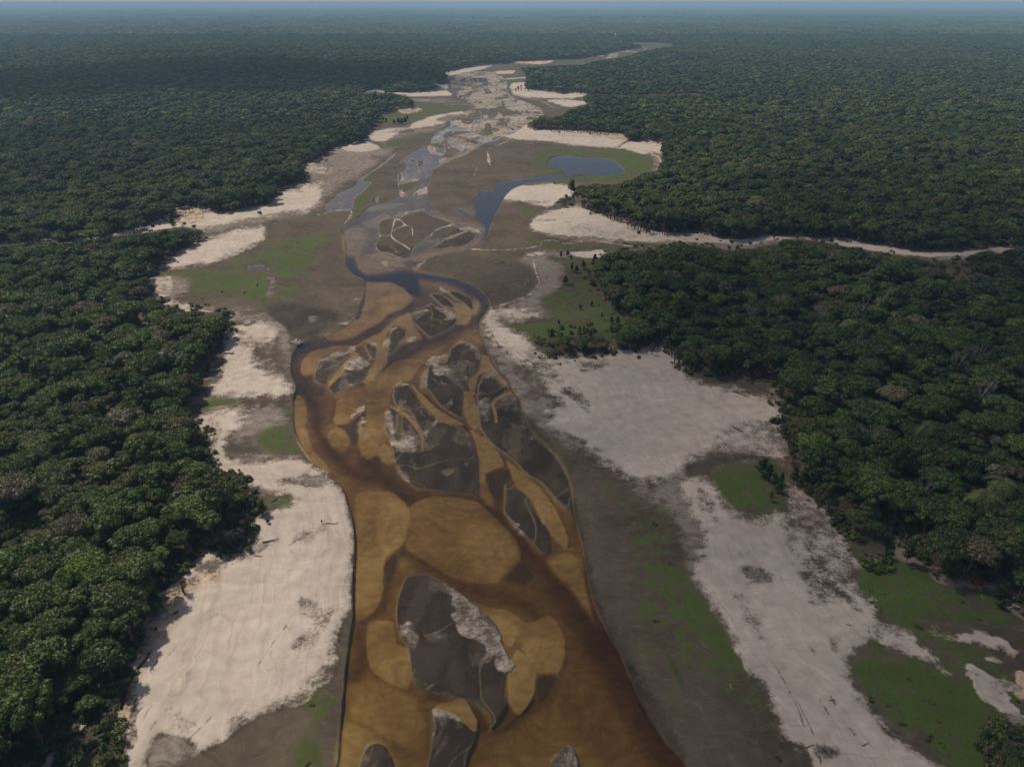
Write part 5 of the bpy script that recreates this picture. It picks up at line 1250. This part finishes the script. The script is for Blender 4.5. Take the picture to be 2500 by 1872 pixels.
# ---- prototypes of other plants
def sapling_meshes(seed, h, w, n):
    r_ = np.random.default_rng(seed); gt = Geo(); gc = Geo()
    tube(gt, [(0, 0, -.3), (.05, .03, h * .4), (0, .05, h * .8)], [.09, .07, .03], 0, 5)
    for i in range(n):
        z = h * (.28 + .66 * (i + .5) / n); a = i * 2.4; q = w * .45 * r_.uniform(.2, 1) * (1.1 - z / h)
        c = np.array([q * math.cos(a), q * math.sin(a), z]); rr = w * r_.uniform(.28, .42) * (1.25 - .6 * z / h)
        blob(gc, c, rr * .8, 1, r_); leaves(gc, c, rr, 60, .22, r_, low=-.8)
    return gt.mesh('trunk', [BARK]), gc
SAP = []
for q, (h, w, n) in enumerate([(5.5, 3.2, 9), (4.2, 2.6, 7), (6.8, 2.4, 9), (3.0, 2.4, 5)]):
    tm, gc = sapling_meshes(500 + q, h, w, n)
    SAP.append((tm, {j: gc.mesh('crown', [LEAF[j][1]]) for j in (0, 1, 3)}, h))
def sapling(view, px, py, hgt, j, label, q=None, group='small trees dotted over the open flats', name='small_tree'):
    x, y, z = stand(view, px, py); q = (int(px) + int(py)) % 3 if q is None else q
    t_ = empty(name, (x, y, z), (px * .37) % 6.28); s = hgt / SAP[q][2]; t_.scale = (s, s, s)
    link(bpy.data.objects.new('trunk', SAP[q][0]), t_); link(bpy.data.objects.new('crown', SAP[q][1][j]), t_)
    tag(t_, label, 'tree', group); return t_
MEADOW = [('B', 1420, 430, 5, 'small dark tree at the upper left tip of the right meadow'), ('B', 1463, 418, 4, 'slim shrub just right of the tree at the meadow tip'), ('B', 1485, 438, 3, 'tiny shrub below the two at the meadow tip'),
          ('B', 1490, 516, 6, 'left tree of the dark trio in the upper meadow'), ('B', 1520, 524, 4.5, 'front tree of the dark trio in the upper meadow'), ('B', 1565, 500, 5.5, 'right tree of the dark trio in the upper meadow'),
          ('B', 1630, 485, 5, 'small tree between the dark trio and the forest'), ('B', 1640, 452, 5, 'tree at the top of the meadow against pale sand'), ('B', 1450, 600, 5.5, 'slim tree on the left border of the upper meadow'),
          ('B', 1685, 825, 4, 'dark shrub at the left end of the fallen branch on the meadow'), ('B', 1620, 742, 3, 'small shrub left of the bare sandy patch on the meadow'), ('B', 1665, 746, 2.6, 'tiny shrub below the bare sandy patch on the meadow'),
          ('B', 1545, 762, 3, 'lone tiny shrub in the middle of the bright meadow'), ('B', 1746, 852, 4, 'slim shrub right of the fallen branch, upper one'), ('B', 1785, 862, 4.5, 'slim shrub by the forest edge right of the fallen branch'),
          ('B', 1745, 903, 4, 'slim shrub right of the fallen branch, lower one'), ('B', 1783, 950, 6, 'dark leafy tree beside the right end of the meadow thicket'), ('B', 1541, 918, 4.5, 'round dark shrub with bare soil under it on the meadow'),
          ('B', 1357, 944, 5, 'dark upright shrub near the left end of the meadow thicket'), ('B', 1405, 858, 2.6, 'tiny brown shrub in the lower left meadow'), ('B', 1610, 940, 4, 'shrub rising just behind the meadow thicket'),
          ('R', 505, 590, 7.5, 'large dark tree in the bright green hollow'), ('R', 545, 620, 6.5, 'tree leaning on the large dark one in the green hollow'), ('R', 583, 650, 5, 'third tree of the row crossing the green hollow'),
          ('R', 634, 652, 5, 'round shrub at the right rim of the green hollow'), ('R', 618, 706, 4.5, 'dark shrub below the row in the green hollow'), ('R', 565, 760, 4, 'lone ragged shrub in the lower green hollow'),
          ('R', 712, 655, 8, 'tall dark tree between the green hollow and the forest'), ('R', 775, 648, 6, 'bushy tree right of the tall one by the green hollow'),
          ('A', 1117, 232, 11, 'lone round tree on pale sand at the mouth of the left creek'), ('O', 1085, 850, 12, 'tall dark lone tree on the sand spit below the lake'), ('O', 905, 765, 4, 'tiny shrub on top of the sand spit below the lake'),
          ('K', 415, 895, 8, 'dark upright shrub on the far left green flat'), ('K', 380, 870, 7, 'slim dark shrub left of the others on the far green flat'), ('K', 497, 905, 7, 'left end of the dark thicket on the far green flat'),
          ('K', 545, 905, 9, 'dark tree second from left in the far flat thicket'), ('K', 580, 908, 9, 'dark tree in the middle of the far flat thicket'), ('K', 615, 895, 9, 'dark tree near the right end of the far flat thicket'),
          ('K', 640, 860, 7, 'slim tree right of the far flat thicket'), ('K', 265, 945, 7, 'dark shrub on the sand below the far green flat'), ('K', 300, 640, 14, 'tall dark tree on the far wooded headland'),
          ('G', 700, 1180, 5, 'leafy bush at the sandy lower left corner'), ('D', 1735, 905, 1.9, 'small bush at the top of the lower left sandbank'), ('D', 2085, 905, 1.5, 'small green bush on the upper right of the left sandbank'),
          ('D', 1700, 850, 6, 'leafy shrub in the brushy hollow on the left bank'), ('D', 1660, 820, 5, 'second leafy shrub in the brushy hollow on the left bank'), ('I', 2040, 150, 5, 'dark shrub above the pale logs at right'), ('I', 2060, 215, 3.5, 'low green shrub left of the pale logs at right'),
          ('I', 1955, 1060, 3, 'small shrub above the lower right thicket'), ('I', 2030, 1140, 4, 'leafy shrub at the left tip of the lower right thicket')]
for i, (v_, px, py, hh, lab) in enumerate(MEADOW): sapling(v_, px, py, hh, (0, 0, 1)[i % 3], lab)
# the slim leaning tree of the clearing
t_ = sapling('R', 1445, 1165, 9, 1, 'slim lone tree with a bare stem standing in the brown clearing', 2)
# rust-orange bush
rust = leaf_mat('leaves_rust', (.30, .07, .015))
r_ = np.random.default_rng(9); g = Geo()
for a in range(5): leaves(g, np.array([math.cos(a * 1.3) * .7, math.sin(a * 1.3) * .7, .8]), .7, 90, .2, r_); blob(g, np.array([math.cos(a * 1.3) * .7, math.sin(a * 1.3) * .7, .7]), .5, 1, r_)
x, y, z = stand('I', 1895, 48); b_ = link(bpy.data.objects.new('orange_bush', g.mesh('orange_bush', [rust]))); b_.location = (x, y, z); b_.scale = (1.1, 1.1, 1.3)
tag(b_, 'small rust-orange bush at the foot of the right forest', 'bush')

# ---- bare trees and palms standing out of the canopy
def bare(seed, h, spread, mat, twigs=26):
    r_ = np.random.default_rng(seed); tr_ = Geo(); br_ = Geo()
    tube(tr_, [(0, 0, -.4), (.1, .1, h * .3), (.2, -.1, h * .58)], [.24, .18, .11], 0, 6)
    for i in range(9):
        a = i * 2.4 + r_.uniform(-.3, .3); z0 = h * r_.uniform(.35, .6); L_ = spread * r_.uniform(.7, 1.1)
        p0 = np.array([.15, 0, z0]); p1 = p0 + np.array([math.cos(a) * L_ * .5, math.sin(a) * L_ * .5, h * .2]); p2 = p0 + np.array([math.cos(a) * L_ * .85, math.sin(a) * L_ * .85, h * r_.uniform(.28, .42)])
        tube(br_, [p0, p1, p2], [.1, .07, .035], 0, 4)
        for j in range(twigs // 6):
            q = p1 + (p2 - p1) * r_.uniform(0, 1); d = np.array([r_.normal(), r_.normal(), abs(r_.normal()) + .4]); d *= spread * .28 / np.linalg.norm(d)
            tube(br_, [q, q + d * .6 + r_.normal(0, .1, 3), q + d], [.045, .03, .02], 0, 3)
    return tr_.mesh('trunk', [mat]), br_.mesh('branches', [mat])
BARE = [bare(600, 12, 4.4, PALEBARK, 40), bare(601, 14, 3.4, PALEBARK, 34), bare(602, 10, 5., PALEBARK, 44)]
BTREES = [('C', 435, 755, 0, 'small bleached bare tree in the upper right forest, near the sandbank'), ('C', 1180, 745, 1, 'upright bleached bare tree in the centre of the right forest'), ('C', 1190, 950, 2, 'straggly white bare tree below the centre of the right forest'),
          ('C', 780, 1175, 0, 'round grey leafless tree above the right sandbank'), ('C', 1850, 1020, 0, 'pale leafless tree with a dense round head, left of a pair'), ('C', 1945, 1010, 2, 'pale leafless tree with open spreading branches, right of a pair'),
          ('C', 1780, 1085, 1, 'small pale leafless tree below the pair in the right forest'), ('C', 1980, 1210, 2, 'low wide leafless tree near the right border'), ('R', 1190, 160, 2, 'grey leafless tree above the fluffy grey crown'),
          ('R', 1235, 300, 0, 'wide grey leafless crown in the right forest'), ('R', 1565, 660, 1, 'white-limbed leafless tree in the lower right forest'), ('R', 1955, 40, 1, 'tall bleached snag reaching above the right forest'),
          ('C', 890, 750, 0, 'small round grey leafless tree left of centre in the right forest'), ('R', 920, 30, 0, 'pale leafless tree at the top left of the lower right forest')]
GREYBARK = plain_mat('grey_bark', (.20, .18, .15))
BARE = [bare(610, 12, 4.0, GREYBARK, 60), bare(611, 14, 3.2, GREYBARK, 48), bare(612, 10, 4.4, GREYBARK, 60)]
for i, (v_, px, py, q, lab) in enumerate(BTREES):
    x, y, z = stand(v_, px, py, 12.); t_ = empty('bare_tree', (x, y, 2.1), i * 1.7); s = 1.15; t_.scale = (s, s, s * 1.12)
    link(bpy.data.objects.new('trunk', BARE[q][0]), t_); link(bpy.data.objects.new('branches', BARE[q][1]), t_); tag(t_, lab, 'bare tree', 'bleached bare trees in the right forest')
def palm(seed):
    r_ = np.random.default_rng(seed); tr_ = Geo(); cr_ = Geo()
    tube(tr_, [(0, 0, -.4), (.2, 0, 6), (.3, .1, 11.5)], [.2, .16, .14], 0, 6)
    for i in range(16):
        a = i * 2.4; e = r_.uniform(.1, 1.1); L_ = r_.uniform(3.4, 4.8)
        P_ = [np.array([.3 + math.cos(a) * L_ * s_, .1 + math.sin(a) * L_ * s_, 11.5 + e * L_ * s_ - 1.25 * L_ * s_ * s_]) for s_ in np.linspace(0, 1, 8)]
        sd_ = np.array([-math.sin(a), math.cos(a), 0])
        for s_ in range(1, 8):
            for sg in (-1, 1):
                p = P_[s_]; b = P_[s_ - 1]; w_ = 1.0 * math.sin(math.pi * (s_ / 8.5) ** .8) + .15
                for m_ in (0, .5):
                    b0 = b + (p - b) * m_; p0 = b + (p - b) * (m_ + .35)
                    cr_.add([b0, p0, p0 + sd_ * sg * w_ + np.array([0, 0, -.3 * w_]) + (p - b) * .8, b0 + sd_ * sg * w_ * .9 + np.array([0, 0, -.3 * w_]) + (p - b) * .8], [(0, 1, 2, 3)])
    return tr_.mesh('trunk', [BARK]), cr_.mesh('fronds', [LEAF[2][1]])
PALM = palm(5)
for i, (v_, px, py, lab) in enumerate([('C', 1360, 640, 'palm showing its fronds in the upper middle of the right forest'), ('C', 1080, 850, 'dark palm near the centre of the right forest'), ('C', 1910, 770, 'palm among crowns on the far right'),
        ('R', 1600, 285, 'palm right of the fluffy grey crown'), ('R', 2080, 640, 'big palm with long fronds near the right border'), ('R', 1960, 725, 'palm with pale fronds left of the big one at right'), ('C', 1290, 700, 'small palm beside the bleached upright tree'), ('C', 1670, 590, 'palm high in the right forest near the far creek')]):
    x, y, z = stand(v_, px, py, 12.5); t_ = empty('palm_tree', (x, y, 2.1), i * 1.1); s = 1.25 if 'big' in lab else 1.0; t_.scale = (s, s, 1.12)
    link(bpy.data.objects.new('trunk', PALM[0]), t_); link(bpy.data.objects.new('fronds', PALM[1]), t_); tag(t_, lab, 'palm', 'palms standing in the right forest')

# ---- flood-killed trees standing along the dry shores
def snag(seed, h):
    r_ = np.random.default_rng(seed); g = Geo()
    tube(g, [(0, 0, -.3), (.1, 0, h * .5), (.15, .1, h)], [.26, .2, .08], 0, 5)
    for i in range(11):
        a = i * 2.4; z0 = h * r_.uniform(.35, .9); L_ = h * r_.uniform(.12, .3)
        tube(g, [(0.1, 0, z0), (math.cos(a) * L_ * .6, math.sin(a) * L_ * .6, z0 + L_ * .4), (math.cos(a) * L_, math.sin(a) * L_, z0 + L_ * .9)], [.13, .09, .05], 0, 4)
    for i in range(5): leaves(g, np.array([r_.normal() * .5, r_.normal() * .5, h * r_.uniform(.25, .95)]), .75, 40, .22, r_, 0)
    return g.mesh('dead_tree', [DEADWOOD, LEAF[4][1]])
SNAG = [snag(700 + i, h) for i, h in enumerate((4.5, 5.5, 3.6, 6.2))]
def shore_row(view, line, n, spread, label, hs, seed):
    r_ = np.random.default_rng(seed); p = np.array(line, float); seg = np.hypot(*np.diff(p, axis=0).T); cum = np.concatenate([[0], seg.cumsum()])
    for i in range(n):
        q = r_.uniform(0, cum[-1]); px = np.interp(q, cum, p[:, 0]); py = np.interp(q, cum, p[:, 1]) + abs(r_.normal(0, spread))
        x, y, z = stand(view, px, py)
        o_ = link(bpy.data.objects.new('dead_tree', SNAG[int(r_.integers(0, 4))])); o_.location = (x, y, z); o_.rotation_euler = (r_.normal(0, .06), r_.normal(0, .06), r_.uniform(0, 6.28)); s = hs * r_.uniform(.7, 1.5); o_.scale = (s, s, s)
        tag(o_, label, 'dead tree', label)
shore_row('O', [(650, 160), (900, 170), (1200, 185), (1500, 210), (1640, 235)], 46, 16, 'dark flood-killed shrub on the bright sandbank above the lake', 1.15, 1)
shore_row('O', [(1870, 285), (2060, 300), (2060, 400)], 14, 16, 'dark flood-killed shrub on the sand corner right of the lake', 1., 2)
shore_row('B', [(1560, 90), (1700, 150), (1850, 215), (2000, 265), (2190, 285)], 46, 12, 'dark flood-killed tree standing on the pale sandbank beside the right creek', .95, 3)
shore_row('B', [(1960, 1025), (2060, 985), (2150, 1060), (2200, 1110)], 9, 30, 'dark flood-killed shrub at the top of the right sandbank', .9, 4)
shore_row('R', [(620, 60), (650, 150), (640, 300), (690, 420), (720, 560)], 22, 10, 'dark dead brush stem along the right sandbank forest edge', .6, 5)
shore_row('R', [(760, 680), (870, 760), (980, 880)], 12, 12, 'dead brush stem on the pink slope below the right forest', .55, 6)
shore_row('M', [(20, 710), (300, 720), (550, 745), (850, 750)], 18, 8, 'dark dead tree on the far bright sandbank under the headland', 1.6, 7)
shore_row('K', [(1020, 350), (1200, 320)], 8, 10, 'dark dead shrub on the far left sand point', 1.5, 8)
shore_row('C', [(250, 290), (800, 290), (1200, 320), (1800, 380)], 24, 10, 'dark dead stem on the creek bank in the middle right', .8, 9)
shore_row('D', [(1250, 1040), (1420, 1070), (1560, 1010), (1600, 900)], 12, 12, 'bare dark branchy shrub at the head of the lower left sandbank', .8, 10)
shore_row('G', [(1010, 60), (1150, 70), (1200, 110)], 9, 12, 'dark brush stem in the heap above the lower left sandbank', .55, 11)
shore_row('A', [(1180, 130), (1330, 120), (1780, 40)], 10, 12, 'dark dead shrub on the sand slope of the left creek mouth', .9, 12)

# ---- fallen logs
def log_mesh(seed, L_, w, mat):
    r_ = np.random.default_rng(seed); g = Geo()
    P_ = [(-L_ / 2, 0, w), (-L_ * .2, r_.normal() * .04 * L_, w * 1.2), (L_ * .2, r_.normal() * .04 * L_, w * 1.4), (L_ / 2, 0, w * 1.6)]
    tube(g, P_, [w * 1.3, w, w * .8, w * .35], 0, 6)
    for i in range(4):
        x0 = r_.uniform(-.1, .45) * L_; a = r_.choice([-1, 1]); b = L_ * r_.uniform(.1, .25)
        tube(g, [(x0, 0, w), (x0 + b * .6, a * b * .5, w * 2.2), (x0 + b, a * b, w * 3)], [w * .45, w * .3, w * .12], 0, 4)
    return g.mesh('fallen_log', [mat])
LOGS = [('D', 1605, 985, 1682, 1012, .2, 0, 'dark fallen log at the top of the lower left sandbank, upper one'), ('D', 1700, 1030, 1805, 1008, .2, 0, 'forked fallen log at the top of the lower left sandbank, lower one'),
        ('D', 1755, 772, 1800, 743, .16, 0, 'short dark log between the brushy hollow and the left sand'), ('D', 1222, 232, 1258, 192, .18, 0, 'dark log leaning by the left forest near the green strip'), ('D', 2108, 908, 2182, 908, .12, 0, 'thin log beside the small green bush on the left sandbank'),
        ('A', 1388, 1014, 1442, 1018, .22, 0, 'upper of two dark logs in the shade of the left forest'), ('A', 1452, 1050, 1522, 1050, .26, 0, 'dark branched log lying on pale sand of the middle left bank'), ('G', 1018, 550, 972, 620, .16, 0, 'dark log parallel to the gullies of the lower left sandbank'),
        ('G', 885, 797, 843, 888, .14, 0, 'dark log at the lower end of the orange gullies'), ('G', 690, 1075, 880, 1025, .12, 0, 'long thin log reaching out of the scrub at lower left'), ('D', 1650, 1115, 1700, 1120, .1, 0, 'small stick under the forked log on the left sandbank'),
        ('I', 1968, 98, 2032, 93, .1, 1, 'bleached pole lying on grass left of the right thicket'), ('I', 2112, 216, 2150, 200, .16, 1, 'left half of the bleached log pair at the right border'), ('I', 2135, 205, 2205, 212, .18, 1, 'right half of the bleached log pair at the right border'),
        ('I', 1927, 82, 1953, 163, .07, 1, 'thin bleached pole slanting below the orange bush'), ('I', 1060, 318, 1092, 328, .1, 0, 'short forked stick on the right side of the lower right sandbank'), ('I', 1197, 354, 1211, 376, .1, 0, 'short dark log at the right margin of the lower right sandbank'),
        ('I', 1180, 616, 1216, 643, .12, 0, 'dark log on the big green patch at lower right'), ('I', 303, 708, 314, 735, .08, 1, 'thin white pole on the green strip beside the river'), ('I', 955, 785, 990, 850, .12, 0, 'dark branch lying lengthwise on the lower right sandbank'),
        ('I', 945, 815, 985, 808, .09, 0, 'short branch crossing the longer one on the lower right sandbank'), ('I', 1080, 990, 1115, 1040, .09, 0, 'thin dark stick low on the right sandbank'), ('I', 1715, 755, 1755, 760, .14, 0, 'dark stump log on the green beside the pale patches'),
        ('R', 325, 55, 430, 88, .2, 0, 'long dark log near the top of the right sandbank'), ('R', 330, 285, 390, 318, .2, 0, 'short dark log in the middle of the right sandbank'), ('R', 480, 25, 640, 105, .2, 0, 'long log among the dead brush of the right sandbank'),
        ('R', 530, 245, 585, 290, .12, 0, 'thin dark stick on the upper right part of the right sandbank'), ('B', 1700, 806, 1780, 780, .16, 0, 'dark fallen branch lying on the meadow'), ('R', 820, 1050, 840, 1020, .1, 0, 'short stick standing out on the pinkish lower sand'),
        ('E', 1660, 930, 1560, 860, .05, 0, 'thin stick on the mud below the right sandbank'), ('I', 800, 1120, 850, 1100, .08, 0, 'small twiggy log near the bottom of the right sandbank'), ('I', 1160, 1105, 1200, 1090, .08, 0, 'small forked log near the bottom right of the sandbank')]
for i, (v_, ax, ay, bx, by, w, pl, lab) in enumerate(LOGS):
    a = Vector(stand(v_, ax, ay)); b = Vector(stand(v_, bx, by)); c = (a + b) / 2; d = b - a
    o_ = link(bpy.data.objects.new('fallen_log', log_mesh(800 + i, d.length, w, PALEBARK if pl else DEADWOOD))); o_.location = c; o_.rotation_euler = (0, 0, math.atan2(d.y, d.x))
    tag(o_, lab, 'log', 'fallen logs and sticks on the dried banks')

# ---- rocks by the river bend
ROCK = plain_mat('pale_rock', (.25, .22, .185))
def rocks(pl, n, label, seed, r0):
    r_ = np.random.default_rng(seed); g = Geo(); x0, y0 = ground_pt(*zip(*pts(pl)))
    for i in range(n):
        w_ = r_.dirichlet(np.ones(len(x0)) * .8); blob(g, np.array([w_ @ x0, w_ @ y0, .55 + r_.uniform(0, .3)]), r0 * r_.uniform(.4, 1.2), 1, r_, 0, .6)
    o_ = link(bpy.data.objects.new('rocks', g.mesh('rocks', [ROCK]))); o_['kind'] = 'stuff'; tag(o_, label, 'rocks'); return o_
rocks('P 40,430 110,385 190,430 130,465 60,455', 90, 'heap of pale broken rock at the water edge of the left bend', 1, .55)
rocks('V 240,810 330,815 470,880 380,870 290,860', 110, 'scatter of pale rocks along the bank below the left green patch', 2, .45)

# ---- settlement and towers far upstream
WHITE = plain_mat('white_paint', (.72, .72, .70), .6); TINR = plain_mat('tin_roof', (.42, .46, .48), .5); BRICKW = plain_mat('brown_wall', (.30, .15, .10)); REDR = plain_mat('red_roof', (.42, .20, .14)); GLASS = plain_mat('dark_window', (.03, .035, .04), .3)
def house(view, px, py, L_, W_, h, wall, roof, rz_, label):
    x, y, z = stand(view, px, py); t_ = empty('house', (x, y, 2.2), rz_)
    g = Geo(); v = [(sx * L_ / 2, sy * W_ / 2, zz) for zz in (0, h) for sy in (-1, 1) for sx in (-1, 1)]
    g.add(v, [(0, 1, 5, 4), (1, 3, 7, 5), (3, 2, 6, 7), (2, 0, 4, 6)]); g.add([(-L_ / 2, -W_ / 2, h), (-L_ / 2, W_ / 2, h), (-L_ / 2, 0, h + W_ * .28)], [(0, 1, 2)]); g.add([(L_ / 2, -W_ / 2, h), (L_ / 2, W_ / 2, h), (L_ / 2, 0, h + W_ * .28)], [(0, 2, 1)])
    link(bpy.data.objects.new('wall', g.mesh('wall', [wall])), t_)
    g = Geo(); e = .5
    for sg in (-1, 1):
        a = [(-L_ / 2 - e, sg * (W_ / 2 + e), h - .1), (L_ / 2 + e, sg * (W_ / 2 + e), h - .1), (L_ / 2 + e, 0, h + W_ * .28 + .12), (-L_ / 2 - e, 0, h + W_ * .28 + .12)]
        g.add(a + [(p[0], p[1], p[2] + .12) for p in a], [(0, 1, 2, 3), (4, 5, 6, 7), (0, 1, 5, 4), (0, 3, 7, 4), (1, 2, 6, 5)])
    link(bpy.data.objects.new('roof', g.mesh('roof', [roof])), t_)
    for k in range(3):
        g = Geo(); cx = (k - 1) * L_ * .3; ww, hh, zb = (.5, 2., .1) if k == 1 else (.6, 1., 1.1)
        g.add([(cx + a * ww, -W_ / 2 - .05, zb + b * hh) for a, b in ((-1, 0), (1, 0), (1, 1), (-1, 1))], [(0, 1, 2, 3)])
        link(bpy.data.objects.new('door' if k == 1 else 'window', g.mesh('door' if k == 1 else 'window', [BRICKW if k == 1 else GLASS])), t_)
    tag(t_, label, 'house', 'houses of the riverside settlement')
house('K', 1095, 262, 22, 9, 3.5, WHITE, TINR, .05, 'long low house with pale roof, leftmost at the far riverside'); house('K', 1152, 262, 12, 9, 5, BRICKW, REDR, .2, 'brown house just right of the long pale-roofed one')
house('K', 1258, 222, 11, 8, 4, WHITE, WHITE, .3, 'small white house among trees above the far left sand point'); house('K', 1645, 192, 11, 8, 4.5, WHITE, REDR, 0., 'white house with reddish roof on the far bank')
house('K', 1708, 190, 6, 6, 5, WHITE, WHITE, .5, 'narrow white hut right of the red-roofed house'); house('K', 1742, 190, 11, 7, 3.5, WHITE, TINR, .1, 'low white house at the right end of the settlement'); house('K', 1545, 195, 8, 6, 3.5, TINR, TINR, .2, 'small grey hut left of the red-roofed house')
def tower(view, px, py, h, label):
    x, y, z = stand(view, px, py); t_ = empty('water_tower', (x, y, 2.), 0)
    for sx in (-1, 1):
        for sy in (-1, 1):
            g = Geo(); tube(g, [(sx * 2.2, sy * 2.2, 0), (sx * 1.6, sy * 1.6, h)], [.4, .35], 0, 5); link(bpy.data.objects.new('leg', g.mesh('leg', [WHITE])), t_)
    g = Geo(); k = 12
    v = [(3 * math.cos(2 * math.pi * i / k), 3 * math.sin(2 * math.pi * i / k), zz) for zz in (h, h + 6) for i in range(k)] + [(0, 0, h + 7.5)]
    g.add(v, [(i, (i + 1) % k, k + (i + 1) % k, k + i) for i in range(k)] + [(k + i, k + (i + 1) % k, 2 * k) for i in range(k)] + [tuple(range(k))])
    link(bpy.data.objects.new('tank', g.mesh('tank', [WHITE])), t_); tag(t_, label, 'tower')
tower('M', 1112, 175, 22, 'white water tower above the farthest visible bend'); tower('M', 1358, -2, 26, 'lone white tower far up the valley near the horizon')

# ---- undergrowth: brush along the wood's edge and weeds on the flats
def brush(seed, j, n, sz):
    r_ = np.random.default_rng(seed); g = Geo()
    for i in range(n):
        c = np.array([r_.normal() * .6, r_.normal() * .6, r_.uniform(.15, .7)]); blob(g, c, .42, 1, r_, 0); leaves(g, c, .55, 34, sz, r_, 0)
    return g.mesh('brush', [LEAF[j][1]])
PC_BR = proto_coll('brush', [brush(900, 0, 5, .2), brush(901, 1, 5, .2), brush(902, 2, 6, .18), brush(903, 4, 4, .16), brush(904, 3, 4, .18)])
n_ = 90000
u_ = rng.uniform(-150, 2650, n_); v_ = 150 + rng.uniform(0, 1, n_) ** .8 * 1850
fs = forest_at(u_, v_)
xx, yy = ground_pt(u_, v_); pp = FPX / np.sqrt(xx ** 2 + yy ** 2 + H * H)
dist_m = -fs / pp                                    # metres outside the wood, roughly
iu = np.clip(np.interp(u_, U, np.arange(NU)), 0, NU - 2).astype(int); iv = np.clip(np.interp(v_, VV, np.arange(NV)), 0, NV - 2).astype(int)
dens = np.where((fs < 2) & (fs > -38) & (dist_m < 9), np.exp(-np.maximum(dist_m, 0) / 2.6) * (.35 + .9 * (fbm(xx / 9, yy / 9, 91, 2) > -.1)), 0) * .8
gr_ = G[CH['grass'], iv, iu]
dens = np.maximum(dens, (gr_ > .5) * .02 * (fbm(xx / 12, yy / 12, 92, 2) > .05))
dens = dens * np.where(pp < 3.2, .3, 1)
dens = np.where(fs > 2, .03, dens) * (G[0][iv, iu] > .15)
hgt_ = G[0][iv, iu]
kp = rng.uniform(0, 1, n_) < dens
edge_ = (fs[kp] > -25)
s_ = np.where(edge_, rng.uniform(.7, 2.1, kp.sum()), rng.uniform(.3, .8, kp.sum())) * np.where(pp[kp] < 2, 1.3, 1)
ug = scatter('undergrowth', PC_BR, np.stack([xx, yy, hgt_], 1)[kp], np.where(gr_[kp] > .5, rng.choice([1, 4, 2], kp.sum()), rng.choice([0, 1, 2, 3, 3], kp.sum())), rng.uniform(0, 6.28, kp.sum()), np.stack([s_, s_, s_ * rng.uniform(.7, 1.2, kp.sum())], 1))
ug['kind'] = 'stuff'; ug['label'] = 'low brush and weeds fringing the forest edge and the green flats'; ug['category'] = 'undergrowth'
print('BRUSH', kp.sum())
